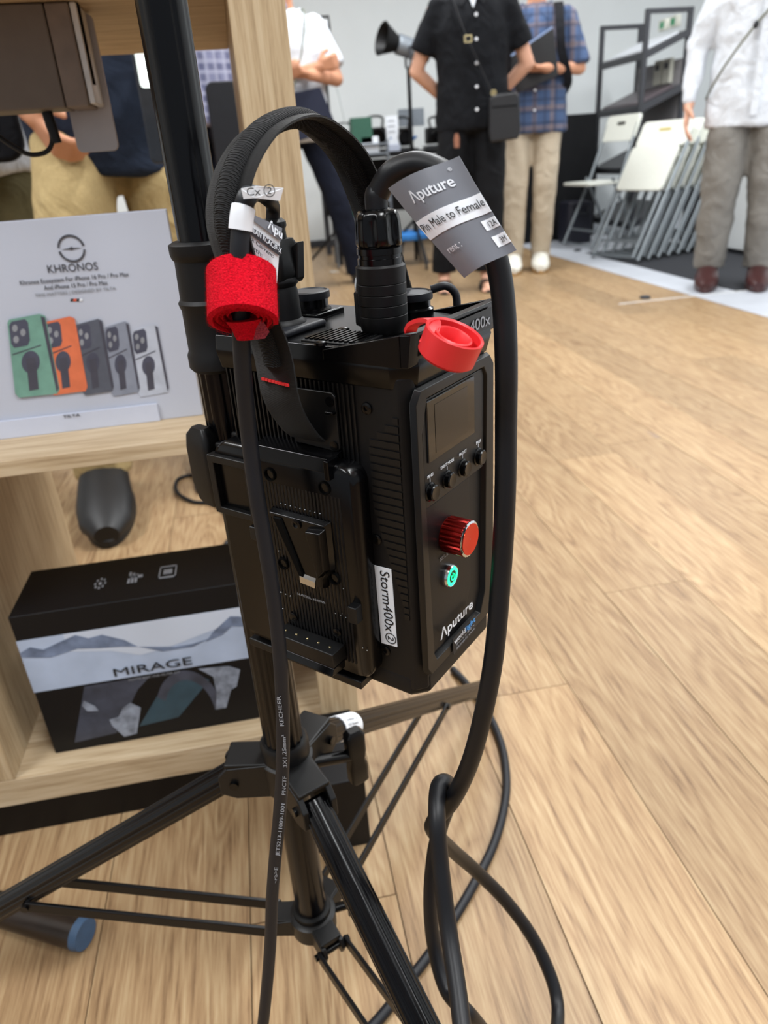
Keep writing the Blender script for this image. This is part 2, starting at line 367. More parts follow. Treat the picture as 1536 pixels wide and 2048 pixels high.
# front bezel ring, console plate, recess
outer = [(.0045, .4575), (.0005, .463), (.0005, .617), (.005, .6225), (.078, .6225), (.0825, .617), (.0825, .463), (.078, .4575)]
inner = [(.012, .4645), (.0095, .470), (.0065, .600), (.012, .6165), (.070, .6165), (.0735, .611), (.0705, .478), (.064, .4645)]
ub().loftloop([[(-.0005, b, z) for b, z in outer], [(-.0035, b, z) for b, z in [(p[0]*.96+.0016, p[1]*.985+.0082) for p in outer]], [(-.0032, b, z) for b, z in inner], [(.0012, b*.96+.0016, z*.985+.0082) for b, z in inner]]).build('front_bezel', m_blkp, box, bev=.0005)
ub().loft([[(a, b, z) for b, z in [(.0092, .5590), (.0085, .600), (.013, .6155), (.0705, .6155), (.0725, .611), (.0715, .5590)]] for a in (.001, -.0018)]).build('console_plate', m_blkp, box, bev=.0005)
ub().loft([[(.0008, .0105, .468), (.0008, .0095, .5585), (.0008, .058, .5585), (.0008, .058, .490), (.0008, .046, .468)], [(-.001, .0105, .468), (-.001, .0095, .5585), (-.001, .056, .5585), (-.001, .056, .490), (-.001, .046, .468)]]).build('dial_panel', m_blkm, box, bev=.0004)
ub().box((-.0026, .0125, .5828), (-.0016, .0605, .6143)).build('screen_frame', m_glass, box, bev=.0008)
ub().box((-.00275, .0195, .5862), (-.0022, .0525, .6110)).build('screen', m_lcd, box)
DIR_B = B_; 
for i, (b_, s_) in enumerate([(.0137, 'MENU'), (.0308, 'LIGHT MODE'), (.0474, 'PRESET'), (.0651, 'BACK')]):
    q = ub().lathe((-.0016, b_, .5672), (-1, 0, 0), [(.0050, 0), (.0050, .0006), (.0042, .0010), (.0042, .0032), (.0036, .0038), (.0015, .0036)], 28).build('button', m_gloss, box, smooth=True)
    wd = len(s_)*.00135
    text(s_, 'lettering', m_inkw, box, L(-.002, b_-wd/2, .5752), L(-.002, b_+wd/2, .5752), Z_, .0017)
    card('tick_mark', m_inkw, box, [L(-.0019, b_-.00015, .5727), L(-.0019, b_+.00015, .5727), L(-.0019, b_+.00015, .5747), L(-.0019, b_-.00015, .5747)])
# dial
kn = ub().lathe((-.001, .0310, .5350), (-1, 0, 0), [(.0095, 0), (.0095, .0005), (.0098, .0008), (.0098, .0125), (.0094, .0132)], 96, mod=lambda u, h: 1+.035*(1 if int(u*96) % 4 < 2 else -1) if h > .0006 else 1).build('select_dial', m_redm, box, smooth=True, ang=25)
ub().lathe((-.0138, .0310, .5350), (-1, 0, 0), [(.0097, 0), (.0099, .0006), (.0090, .0011)], 72, mod=lambda u, h: 1+.02*cos(u*2*pi*24)).build('chrome_rim', m_chr, box, smooth=True)
k_ = NT('spun_red_face', .22, .9); co = k_.coord(); 
gr = k_.node('ShaderNodeTexGradient', gradient_type='RADIAL'); mp = k_.node('ShaderNodeMapping')
tcn = k_.node('ShaderNodeTexCoord'); k_.link(tcn.outputs['Object'], mp.inputs[0])
k_.b.inputs['Base Color'].default_value = lin('#d6321a'); k_.b.inputs['Anisotropic'].default_value = .7
nz = k_.node('ShaderNodeTexNoise', Scale=900); k_.link(co, nz.inputs['Vector']); k_.bump(nz.outputs[0], .1, .0002)
ub().lathe((-.0146, .0310, .5350), (-1, 0, 0), [(.0088, 0), (.0087, .0006), (.0005, .0003)], 48).build('dial_face', k_.m, box, smooth=True)
text('SELECT', 'lettering', m_inkg, box, L(-.0013, .0215, .5226), L(-.0013, .0365, .5226), Z_, .0023)
# power button
ub().lathe((-.001, .0300, .5095), (-1, 0, 0), [(.0068, 0), (.0068, .0022), (.0060, .0032), (.0057, .0030)], 40).build('power_button_rim', m_chr, box, smooth=True)
pb = ub().lathe((-.0036, .0300, .5095), (-1, 0, 0), [(.0056, 0), (.0056, .0006), (.0037, .0007), (.0036, .0002)], 40).build('light_ring', m_led, box, smooth=True)
ub().lathe((-.0036, .0300, .5095), (-1, 0, 0), [(.0036, 0), (.0036, .0005), (.001, .0006)], 32).build('button_centre', m_blkp, box, smooth=True)
g = ub(); g.tube([(-.0044, .0300+.0019*sin(a), .5093+.0019*cos(a)) for a in [radians(40+28*i) for i in range(11)]], .00028, 6)
g.tube([(-.0044, .0300, .5097), (-.0044, .0300, .5119)], .00028, 6); g.build('power_symbol', m_led, box)
def aput(par, p0, p1, up, h, mt, tm='', off=.0003):
    text('\u039bputure'+tm, 'lettering', mt, par, p0, p1, up, h, off=off, bold=.012)
aput(box, L(-.0036, .0152, .4757), L(-.0036, .0530, .4757), Z_, .0066, m_inkw)
# shop sticker
ST = [L(-.0037, .0283, .4595), L(-.0037, .0550, .4610), L(-.0037, .0550, .4700), L(-.0037, .0283, .4690)]
ST = [L(-.0040, .0280, .4572), L(-.0040, .0556, .4585), L(-.0040, .0552, .4697), L(-.0040, .0278, .4686)]
card('shop_sticker', m_ink, box, ST, .0004)
text('world', 'lettering', m_inkw, box, L(-.0045, .0288, .4642), L(-.0045, .0420, .4648), Z_, .0035, bold=.01)
text('light', 'lettering', m_inkb, box, L(-.0045, .0423, .4648), L(-.0045, .0544, .4653), Z_, .0035, bold=.01)
text('\u30a2\u30fc\u30eb\u30c9\u30e9\u30a4\u30c8', 'lettering', m_inkg, box, L(-.0045, .0310, .4618), L(-.0045, .0530, .4626), Z_, .0013)
text('\u682a\u5f0f\u4f1a\u793e www', 'lettering', m_inkg, box, L(-.0045, .0310, .4592), L(-.0045, .0530, .4600), Z_, .0012)
# name badge on the lid: raised plate STORM 400x
def lipp(b, z): return L(-.0042, b, z)
card('name_plate', m_blkp, box, [lipp(.010, .6362), lipp(.076, .6362), lipp(.076, .6462), lipp(.010, .6462)], .0004)
text('STORM 400x', 'lettering', m_inkg, box, L(-.0048, .0125, .6382), L(-.0048, .0735, .6382), Z_, .0058)
# facet: grooves, screws, label
for i in range(27):
    z = .6075-i*.00425; 
    t_ = i/26.; a0 = .0055; a1 = .0235 if .12 < t_ < .45 else (.0235-.0165*((t_-.45)/.55) if t_ >= .45 else .0085+.015*t_/.12)
    a1 = max(a1, a0+.003)
    ub().box((a0, -.0007, z-.0016), (a1, .0005, z+.0016)).build('vent_slat', m_blkp, box)
for a, z in ((.0232, .6119), (.0234, .5406), (.0231, .4692)):
    ub().lathe((a, .0, z), (0, -1, 0), [(.0030, 0), (.0030, .0008), (.0024, .0011), (.0012, .0011), (.0010, .0004)], 20).build('screw', m_gloss, box, smooth=True)
lb = card('name_label', m_lblw, box, [L(.0256, -.0004, .4735), L(.0150, -.0004, .4745), L(.0154, -.0004, .5245), L(.0262, -.0004, .5240)], -.0004)
text('Storm400x\u2461', 'lettering', m_ink, lb, L(.0226, -.0008, .5222), L(.0218, -.0008, .4755), -A_, .0062, off=-.0001)
# side ribs
g = ub()
for i in range(30): g.box((.030+i*.0029, -.0010, .5), (.0310+i*.0029, .0015, .6225))
g.build('side_ribs', m_blkp, box, kind='stuff')
# battery plate
def rr(x0, x1, y0, y1, r, n=5):
    o = []
    for cx_, cy_, a0 in ((x1-r, y1-r, 0), (x0+r, y1-r, 90), (x0+r, y0+r, 180), (x1-r, y0+r, 270)):
        o += [(cx_+r*cos(radians(a0+90*i/n)), cy_+r*sin(radians(a0+90*i/n))) for i in range(n+1)]
    return o
bp = rr(.0262, .124, .4525, .5835, .009)
bp2 = rr(.0280, .124, .4545, .5815, .008)
plate = ub().loft([[(a, .0012, z) for a, z in bp], [(a, -.0095, z) for a, z in bp], [(a, -.0115, z) for a, z in bp2]]).build('battery_plate', m_gloss, box, smooth=True, ang=50)
g = ub()
for i in range(23): g.box((.036+i*.0024, -.0117, .462), (.0372+i*.0024, -.0113, .566))
g.build('plate_ribs', m_blkm, plate, kind='stuff')
for a, z in ((.0822, .5709), (.045, .5704), (.0818, .5159), (.045, .5167)):
    ub().lathe((a, -.0110, z), (0, -1, 0), [(.0038, 0), (.0038, .0018), (.0031, .0020), (.003, .0003)], 24).build('bolt_hole', m_slotd, plate, smooth=True)
    ub().lathe((a, -.0114, z), (0, -1, 0), [(.0023, 0), (.0023, .0004), (.001, .0004)], 16).build('bolt', m_gloss, plate, smooth=True)
ub().loft([[(.040, -.0110, .5862), (.092, -.0110, .5862), (.092, -.0005, .5880), (.040, -.0005, .5880)], [(.040, -.0145, .5800), (.092, -.0145, .5800), (.092, -.0115, .5800), (.040, -.0115, .5800)]]).build('plate_visor', m_gloss, plate, bev=.0004)
ub().box((.0385, -.0155, .5765), (.0415, -.006, .5870)).build('visor_hook', m_gloss, plate, bev=.0006)
# V mount wedge
ub().loft([[(a, -.0118, z) for a, z in [(.0846, .5515), (.0430, .5515), (.0432, .523), (.0495, .515), (.0500, .509), (.0715, .510), (.0720, .516)]], [(a, -.0160, z) for a, z in [(.0830, .5500), (.0455, .5500), (.0455, .524), (.0510, .516), (.0512, .5105), (.0700, .5112), (.0708, .517)]]]).build('v_wedge_base', m_gloss, plate, bev=.0005)
ub().loft([[(a, -.0162, z) for a, z in [(.0800, .5485), (.0740, .5485), (.0620, .5135), (.0655, .5130)]], [(a, -.0172, z) for a, z in [(.0795, .5480), (.0745, .5480), (.0625, .5140), (.0652, .5135)]]]).build('v_groove', m_slotd, plate)
ub().loft([[(a, -.0155, z) for a, z in [(.0560, .5475), (.0440, .5490), (.0440, .524), (.0500, .5180)]], [(a, -.0205, z) for a, z in [(.0548, .5465), (.0450, .5475), (.0450, .525), (.0500, .5195)]]]).build('v_rail', m_gloss, plate, bev=.0006)
ub().loft([[(a, -.0160, z) for a, z in [(.0655, .5125), (.0555, .5118), (.0548, .5160), (.0655, .5166)]], [(a, -.0174, z) for a, z in [(.0655, .5110), (.0552, .5102), (.0546, .5142), (.0655, .5150)]]]).build('latch_tongue', m_chr, plate)
ub().lathe((.0637, -.0158, .5472), (0, -1, 0), [(.0030, 0), (.0030, .0012), (.0020, .0014), (.001, .0006)], 20).build('screw', m_gloss, plate, smooth=True)
g = ub()
for i in range(9): g.ell((.0771-i*.0034, -.0121, .5548), (.0004, .0004, .0004), 6, 4)
for a, z in ((.0870, .4950), (.0835, .4948), (.0800, .4946), (.047, .4935), (.0435, .4932), (.040, .4930), (.0875, .4835), (.0300, .4760), (.0270, .4755), (.084, .5235), (.0395, .5120)): g.ell((a, -.0121, z), (.0004, .0004, .0004), 6, 4)
g.build('vent_dots', m_chr, plate, kind='stuff')
text('14.4V/20A, \u2265240Wh', 'lettering', m_inkg, plate, L(.0735, -.0123, .4978), L(.0535, -.0123, .4978), Z_, .0016)
cn = ub().box((.0430, -.0235, .4640), (.0865, -.0115, .4735)).build('contact_block', m_blkp, plate, bev=.0007)
ub().loft([[(.0430, -.0235, .4640), (.0865, -.0235, .4640), (.0865, -.0235, .4735), (.0430, -.0235, .4735)][0:2]+[(.0865, -.0255, .4600), (.0430, -.0255, .4600)], [(.0430, -.0125, .4640), (.0865, -.0125, .4640), (.0865, -.0135, .4585), (.0430, -.0135, .4585)]]).build('contact_skirt', m_gloss, plate, bev=.0005)
for i in range(5): ub().lathe((.0815-i*.0082, -.0180, .4733), (0, 0, 1), [(.0007, 0), (.0007, .0007), (.0003, .0009)], 10).build('contact_pin', m_brass, cn, smooth=True)
for a in (.0800, .0475): ub().lathe((a, -.0115, .4800), (0, -1, 0), [(.0030, 0), (.0030, .0010), (.0020, .0014)], 18).build('screw', m_gloss, plate, smooth=True)
ub().box((.0285, -.0170, .4945), (.0345, -.0100, .5050)).build('release_latch', m_blkp, plate, bev=.0008)
# strap bracket on the side
br = ub().loft([[(a, -.0012, z) for a, z in [(.0690, .6180), (.0420, .6180), (.0400, .6160), (.0400, .5890), (.0425, .5872), (.0690, .5885)]], [(a, -.0030, z) for a, z in [(.0690, .6180), (.0420, .6180), (.0400, .6160), (.0400, .5890), (.0425, .5872), (.0690, .5885)]]]).build('strap_bracket', m_blkp, box, bev=.0005)
ub().box((.0400, -.0060, .6075), (.0450, -.0028, .6090)).build('bracket_bar', m_gloss, br, bev=.0004)
for z in (.6135, .5905): ub().lathe((.0432, -.0028, z), (0, -1, 0), [(.0025, 0), (.0025, .0009), (.0012, .001)], 18).build('screw', m_gloss, br, smooth=True)
# bracket clamping the box to the pole
cl = ub().loftloop([[(a, b, z) for a, z in [(.0950, .5760), (.1270, .5760), (.1270, .5400), (.0950, .5400)]] for b in (-.0090,)]+[[(a, -.0150, z) for a, z in [(.0950, .5760), (.1270, .5760), (.1270, .5400), (.0950, .5400)]], [(a, -.0150, z) for a, z in [(.0990, .5715), (.1225, .5715), (.1225, .5440), (.0990, .5440)]], [(a, -.0090, z) for a, z in [(.0990, .5715), (.1225, .5715), (.1225, .5440), (.0990, .5440)]]]).build('clamp_frame', m_blkp, box, bev=.0006)
ub().box((.1180, .010, .530), (.1330, .040, .580)).build('clamp_bracket', m_blkp, box, bev=.002)
ub().box((.0960, -.0160, .5285), (.1010, -.0100, .5370)).build('frame_catch', m_blkp, box, bev=.0008)
# sockets under covers
def socket(a, b, h=.013):
    r = ub().lathe((a, b, .640), (0, 0, 1), [(.0115, 0), (.0115, .004), (.0100, .005), (.0100, h-.004)], 36).build('socket_ring', m_gloss, box, smooth=True)
    ub().lathe((a, b, .640+h-.004), (0, 0, 1), [(.0112, 0), (.0114, .0012), (.0112, .0038), (.0098, .0043), (.0090, .0036), (.001, .0036)], 40).build('socket_cover', m_rubm, r, smooth=True)
    return r
s1 = socket(.0990, .0560, .014); s2 = socket(.0410, .0720, .013)
ub().box((.086, .044, .640), (.112, .070, .6435)).build('socket_flange', m_gloss, box, bev=.001)
ub().tube(spline([(.104, .048, .6545), (.110, .040, .6555), (.114, .034, .652), (.114, .032, .645)], 6), .0022, 10).build('cover_tether', m_rubm, s1, smooth=True)
ub().tube(spline([(.033, .079, .6530), (.026, .083, .6545), (.022, .086, .650), (.021, .086, .642)], 6), .0022, 10).build('cover_tether', m_rubm, s2, smooth=True)
# carrying strap
PTH = [(-.004, .5925), (-.0095, .5985), (-.0165, .610), (-.0200, .622), (-.0215, .642), (-.029, .664), (-.0355, .684), (-.0372, .701), (-.029, .7175), (-.011, .7315), (.0125, .7370), (.033, .7315), (.051, .7195), (.0635, .700), (.072, .680), (.080, .660), (.088, .640), (.090, .615)]
sp = spline([V((.060, b, z)) for b, z in PTH], 6)
def sq_(w_, t_): return [(w_, -t_*.4), (w_*.8, -t_), (-w_*.8, -t_), (-w_, -t_*.4), (-w_, t_*.4), (-w_*.8, t_), (w_*.8, t_), (w_, t_*.4)]
m_web = webbing('black_webbing', '#050506', 5200, c2='#0e0e11'); m_webs = webbing('black_knit_sleeve', '#050506', 3600, .75, 'DIAGONAL', '#17171a')
ub().tube(sp, 1, sq=sq_(.0120, .0011), up=(1, 0, 0)).build('carry_strap', m_web, box, smooth=True)
n0, n1 = 22, 82
ss = spline(sp[n0:n1], 12); nn = len(ss); g = ub(); g.tube(ss, [(.0060+.0006*min(1, min(i, nn-1-i)/90.))*(1+.022*(1 if i % 4 < 2 else -1)) for i in range(nn)], sq=[(.95*cos(a), .66*sin(a)) for a in [2*pi*i/16 for i in range(16)]], up=(1, 0, 0))
g.build('strap_sleeve', m_webs, box, smooth=True, ang=80)
p_ = .60
for i in range(8): ub().box((.0515+i*.0021, -.0225, .6255+.0002*i), (.0533+i*.0021, -.0208, .6267+.0002*i)).build('red_stitch', m_red, box)

# ------------------------------------------------------------------ head cable with its connector
def vec(a, b, z): return L(a, b, z)
hc = thing('head_cable', L(.033, .033, .640), 'thick black head cable plugged upright into the control box, looping right and down', 'cable')
c0 = (.0335, .0335)
CZ = .6405
def cprof(pr_): return [(r, h) for r, h in pr_]
ub().lathe((c0[0], c0[1], CZ), (0, 0, 1), [(.0105, 0), (.0116, .002), (.0121, .006), (.0121, .0085), (.0118, .0088), (.0121, .0091), (.0121, .0135), (.0118, .0138), (.0121, .0141), (.0121, .0185), (.0118, .0188), (.0121, .0191), (.0121, .0235), (.0118, .0238), (.0121, .0241), (.0121, .0315), (.0110, .0325)], 48).build('connector_shell', m_blkm, hc, smooth=True, ang=30)
ub().lathe((c0[0], c0[1], CZ+.0325), (0, 0, 1), [(.0108, 0), (.0108, .0028), (.0103, .0030), (.0103, .0046), (.0109, .0048), (.0109, .0075), (.0100, .0080)], 8*4).build('lock_ring', m_gloss, hc, smooth=True, ang=30)
def scal(u, h):
    a = (u*6) % 1.; d = abs(a-.5)*2
    return 1-.16*max(0, 1-(d/.62)**2)*(1 if .0015 < h < .0125 else .35)
ub().lathe((c0[0], c0[1], CZ+.0405), (0, 0, 1), [(.0104, 0), (.0112, .0010), (.0112, .004), (.0111, .008), (.0109, .0115), (.0102, .0140), (.0090, .0158), (.0060, .0166)], 96, mod=scal).build('gland_nut', m_gloss, hc, smooth=True, ang=50)
aput(hc, L(.0455, .0290, .6440), L(.0455, .0290, .6585), (A_*0-B_).cross(Z_)*1.0, .0022, m_inkg, off=.0002)
ub().loft([[(.0430, .0260, z), (.0475, .0285, z), (.0475, .0345, z), (.0430, .0400, z)] for z in (.6435, .6600)]).build('latch_block', m_blkp, hc, bev=.0008)
ub().tube(spline([(.0450, .0390, .6430), (.0490, .0370, .6500), (.0505, .0355, .6580), (.0495, .0360, .6660), (.0460, .0385, .6690)], 6), .0010, 8).build('latch_lever', m_chr, hc, smooth=True)
top = L(c0[0], c0[1], CZ+.054)
DT = hypot(top.x, top.y)
HP = [top, L(c0[0], c0[1], CZ+.062), at(757, 385, DT), at(784, 345, DT-.002), at(835, 328, DT-.004), at(890, 347, DT-.008), at(942, 402, DT-.014), at(980, 480, DT-.02), at(1003, 570, .345), at(1012, 700, .341), at(1012, 850, .34), at(1010, 1000, .335), at(1002, 1150, .33), at(988, 1310, .322), at(966, 1430, .318), at(938, 1530, .318), at(903, 1602, .326), at(870, 1640, .338), at(867, 1662, .352), at(902, 1698, .38), at(950, 1740, .40), at(1010, 1800, .405), at(1065, 1875, .40), at(1104, 1960, .385), at(1116, 2030, .365), at(1100, 2100, .33), at(1040, 2160, .30)]
B().tube(spline(HP, 8), .0054, 16).build('cord', m_rub, hc, smooth=True)
HL = [at(985, 2085, .33), at(940, 2030, .30), at(893, 1980, .315), at(868, 1890, .335), at(861, 1800, .345), at(868, 1710, .352), at(882, 1650, .352), at(897, 1605, .347), at(899, 1575, .340), at(888, 1564, .333), at(876, 1578, .327), at(874, 1640, .310), at(882, 1740, .295), at(897, 1860, .275), at(915, 1980, .250), at(930, 2100, .225), at(945, 2200, .21)]
B().tube(spline(HL, 8), .0053, 16).build('cord_loop', m_rub, hc, smooth=True)
# printed tag
TD = .325
def bil(cs, u, v): return (cs[0]*(1-u)+cs[1]*u)*(1-v)+(cs[3]*(1-u)+cs[2]*u)*v
TC = [at(776, 377, .345), at(918, 312, .330), at(1033, 500, .322), at(922, 556, .322)]
Tn = (TC[1]-TC[0]).cross(TC[3]-TC[0]).normalized()
if Tn.dot(CF) > 0: Tn = -Tn
def tg(u, v, o=0): 
    q = bil(TC, u, v); return q+Tn*(.0045*sin(pi*min(1, u*1.15))+.0015*sin(pi*v)-.003*v*(1-u)+o)
def tgcard(name, mt, u0, u1, v0, v1, o, par, n=10, rad=0):
    b = B(); top_ = []; 
    rows = [[tg(u0+(u1-u0)*i/n, v0+(v1-v0)*j/4., o) for i in range(n+1)] for j in range(5)]
    bot = [[p-Tn*.0003 for p in r] for r in rows]
    vs = [p for r in rows for p in r]+[p for r in bot for p in r]; m_ = n+1; K = 5*m_
    fs = []
    for j in range(4):
        for i in range(n): a = j*m_+i; fs += [(a, a+1, a+m_+1, a+m_), (K+a, K+a+m_, K+a+m_+1, K+a+1)]
    for j in range(4): fs += [(j*m_, (j+1)*m_, K+(j+1)*m_, K+j*m_), (j*m_+n, K+j*m_+n, K+(j+1)*m_+n, (j+1)*m_+n)]
    for i in range(n): fs += [(i, K+i, K+i+1, i+1), (4*m_+i, 4*m_+i+1, K+4*m_+i+1, K+4*m_+i)]
    return b.add(vs, fs).build(name, mt, par, smooth=True)
def warp_text(s, mt, par, u0, u1, v, hv, o=.0004, bold=0):
    ob = text(s, 'lettering', mt, par, (0, 0, 0), (1, 0, 0), (0, 1, 0), 1, off=0, thick=.1, bold=bold)
    org = V(ORG[par.name])
    for vt in ob.data.vertices:
        c = vt.co+org; vt.co = tg(u0+(u1-u0)*c.x, v-hv*c.y, o+c.z*.0005)-org
    return ob
tag_o = tgcard('cable_tag', m_tag, 0, 1, 0, 1, 0, hc)
tgcard('white_band', m_lblw, 0, 1, .39, .585, .0003, tag_o)
tgcard('white_panel', m_lblw, .80, 1, .635, .735, .0003, tag_o)
tgcard('white_panel', m_lblw, .80, 1, .80, .91, .0003, tag_o)
warp_text('\u039bputure', m_inkw, tag_o, .20, .80, .245, .115, bold=.012)
warp_text('\u00ae', m_inkw, tag_o, .81, .85, .10, .035)
warp_text('Pin Male to Female', m_ink, tag_o, .03, .985, .515, .085, .0008)
warp_text('12A', m_ink, tag_o, .865, .985, .715, .06, .0008)
warp_text('3M', m_ink, tag_o, .885, .975, .885, .06, .0008)
warp_text('rent :', m_inkw, tag_o, .14, .40, .775, .07, .0008)
# red protective cap hanging from the connector
RC = at(900, 692, .300)
ax = ((CR*.38+CU*.925)*.80-CF*.60).normalized()
rc = ub(); 
cap_ = B().lathe(RC-ax*.006, ax, [(.0108, 0), (.0124, .0015), (.0126, .012), (.0121, .0125), (.0113, .0118), (.0110, .0045), (.0082, .0042), (.0080, .0108), (.0074, .0112), (.0068, .0106), (.0064, .0020), (.001, .0018)], 48).build('protective_cap', m_red, hc, smooth=True, ang=45)
P1_ = RC+ax*.004
B().tube(spline([at(820, 662, .322), at(828, 648, .318), at(850, 640, .312), at(868, 646, .305), at(862, 668, .300), at(850, 690, .298)], 6), 1, sq=[(.0009, -.0028), (.0009, .0028), (-.0009, .0028), (-.0009, -.0028)], up=(0, 0, 1)).build('cap_tether', m_red, cap_, smooth=True, ang=50)
# ------------------------------------------------------------------ power lead
pc = thing('power_lead', L(.080, .024, .640), 'thinner black power lead wearing a red velcro tie, hanging in front of the stand', 'cable')
pa, pb_ = .0890, .0205
ub().box((pa-.0165, pb_-.0165, .6400), (pa+.0165, pb_+.0165, .6440)).build('connector_flange', m_rubm, pc, bev=.002)
ub().lathe((pa, pb_, .6440), (0, 0, 1), [(.0122, 0), (.0118, .001), (.0100, .0025), (.0098, .010), (.0094, .0165), (.0088, .0185), (.0106, .0205), (.0108, .0215), (.0100, .0230)], 40).build('connector_barrel', m_blkm, pc, smooth=True)
ub().loft([[(pa+x*.9, pb_+y*.9, .6665) for x, y in rr(-.0100, .0100, -.0100, .0100, .0045)], [(pa+x, pb_+y, .669) for x, y in rr(-.0100, .0100, -.0100, .0100, .0045)], [(pa+x, pb_+y, .683) for x, y in rr(-.0094, .0094, -.0094, .0094, .0045)], [(pa+x*.86, pb_+y*.86, .6855) for x, y in rr(-.0094, .0094, -.0094, .0094, .0045)]]).build('connector_housing', m_blkp, pc, smooth=True)
ub().lathe((pa, pb_, .685), (0, 0, 1), [(.0070, 0), (.0068, .005), (.0076, .0065), (.0074, .0085), (.0058, .010)], 32).build('cable_gland', m_blkp, pc, smooth=True)
ub().loft([[(pa-.0085, pb_+.003, .664), (pa-.0105, pb_+.003, .666), (pa-.0105, pb_+.009, .666), (pa-.0085, pb_+.009, .664)], [(pa-.0075, pb_+.003, .681), (pa-.0128, pb_+.003, .684), (pa-.0128, pb_+.009, .684), (pa-.0075, pb_+.009, .681)]]).build('release_lever', m_blkp, pc, bev=.0008)
top = L(pa, pb_, .690); DTp = hypot(top.x, top.y)
PP = [top, at(546, 415, DTp-.004), at(535, 398, DTp-.016), at(515, 387, .365), at(497, 391, .326), at(487, 415, .322), at(481, 460, .321), at(479, 520, .320), at(481, 600, .321), at(483, 690, .324), at(489, 780, .327), at(499, 880, .330), at(512, 980, .329), at(529, 1080, .328), at(545, 1180, .327), at(557, 1280, .326), at(564, 1380, .325), at(566, 1480, .325), at(564, 1560, .325), at(558, 1640, .325), at(550, 1720, .325), at(544, 1800, .324), at(541, 1880, .322), at(535, 1960, .320), at(526, 2048, .318), at(512, 2150, .316)]
B().tube(spline(PP, 8), [.0034 if i < 30 else .0040 for i in range(8*(len(PP)-1)+1)], 16).build('cord', m_rubm, pc, smooth=True)
def ctext(s, x0, y0, x1, y1, D=.3205):
    p0, p1 = at(x0, y0, D), at(x1, y1, D); text(s, 'lettering', m_inkg, pc, p0, p1, -CR, .0023, off=.0)
ctext('<PS>E', 553, 1768, 556, 1735); ctext('JET5213-11009-1001', 558, 1712, 570, 1608); ctext('PNCTF', 571, 1590, 573, 1553); ctext('3X1.25mm\u00b2', 574, 1535, 571, 1470, .3205); ctext('RECHEER', 568, 1452, 561, 1392, .3205)
# white wrap and flags
B().tube(spline(PP, 8)[40:49], .0049, 24).build('white_wrap', m_lblw, pc, smooth=True)
fc = [at(482, 378, .317), at(512, 373, .315), at(567, 377, .319), at(560, 402, .319), at(510, 396, .315), at(487, 398, .317)]
fl_ = card('flag_label', m_lblw, pc, fc, .0002)
text('Cx', 'lettering', m_ink, fl_, at(494, 392, .3138), at(522, 391, .3138), CU, .0032)
text('\u2461', 'lettering', m_ink, fl_, at(527, 392, .3145), at(550, 394, .3145), CU, .0044)
tcn_ = [at(496, 425, .324), at(562, 456, .338), at(554, 567, .336), at(493, 520, .323)]
pt = card('paper_tag', m_lblw, pc, tcn_, .0003)
def q4(u, v, o=.0006):
    n = (tcn_[1]-tcn_[0]).cross(tcn_[3]-tcn_[0]).normalized(); n = -n if n.dot(CF) > 0 else n
    return bil(tcn_, u, v)+n*o
card('grey_header', m_tag, pt, [q4(0, 0, .0007), q4(1, 0, .0007), q4(1, .24, .0007), q4(0, .10, .0007)], .0001)
card('dark_band', m_inkd, pt, [q4(0, .25, .0007), q4(1, .34, .0007), q4(1, .50, .0007), q4(0, .42, .0007)], .0001)
text('\u039bpu', 'lettering', m_inkw, pt, q4(.52, .13, .0011), q4(.98, .20, .0011), CU, .0040, bold=.012)
text('REAN RCAC3F-X', 'lettering', m_inkw, pt, q4(.02, .37, .0011), q4(.99, .46, .0011), CU, .0024)
text('ax Current:', 'lettering', m_ink, pt, q4(.0, .55, .0009), q4(.76, .62, .0009), CU, .0018)
text('ngth:', 'lettering', m_ink, pt, q4(.0, .70, .0009), q4(.42, .745, .0009), CU, .0018)
# velcro roll round the lead
vt = at(482, 596, .322); TA = (Z_*cos(radians(38))+V((CF.x, CF.y, 0)).normalized()*sin(radians(38))).normalized(); TX = V((CF.y, -CF.x, 0)).normalized(); TY = TA.cross(TX)
def vel(r0, r1, t, h0, h1, name, mt, turns=1., ph=0, n=48, drop=0):
    inn, out = [], []
    b = B(); rings = []
    for i in range(n+1):
        u = i/n; a = ph+2*pi*turns*u; r = r0+(r1-r0)*u; e = TX*cos(a)+TY*sin(a)
        nz_ = .0004*noise.noise(V((cos(a)*9, sin(a)*9, r*300)))
        rings.append([vt+e*(r+nz_)+TA*(h0+.0012*(1-u)*2.2), vt+e*(r+t+nz_)+TA*(h0+.0012*(1-u)*4+.0006), vt+e*(r+t+nz_)+TA*(h1-.0006), vt+e*(r+nz_)+TA*h1])
    return b.loft(rings).build(name, mt, pc, smooth=True, ang=60)
vr = vel(.0052, .0132, .0021, -.0115, .0125, 'velcro_tie', m_velc, 3.7, 2.2, 200, drop=-.0002)
B().tube([vt-Z_*.0170, vt-Z_*.0125, vt-Z_*.0085], [.0048, .0060, .0085], 24).build('velcro_tail', m_velc, vr, smooth=True)
card('velcro_hook_end', m_velh, vr, [at(495, 655, .318), at(525, 640, .318), at(539, 664, .318), at(530, 677, .318), at(497, 681, .318)], .0008)
b = B(); random.seed(3)
for i in range(9000):
    a = random.uniform(0, 2*pi); z = random.uniform(-.0112, .0123); r = .0052+.0080*(1-((2.2+2*pi*3.7-a)/(2*pi) % 1.)/3.7)+.0018; e = TX*cos(a)+TY*sin(a); q = vt+e*r+TA*z
    d = (e+V((random.uniform(-.9, .9), random.uniform(-.9, .9), random.uniform(-.9, .9)))).normalized()*random.uniform(.0006, .0016); t_ = (TY*cos(a)-TX*sin(a))*.00007
    b.add([q-t_, q+t_, q+d], [(0, 1, 2)])
b.build('velcro_fuzz', m_velc, vr, kind='stuff')

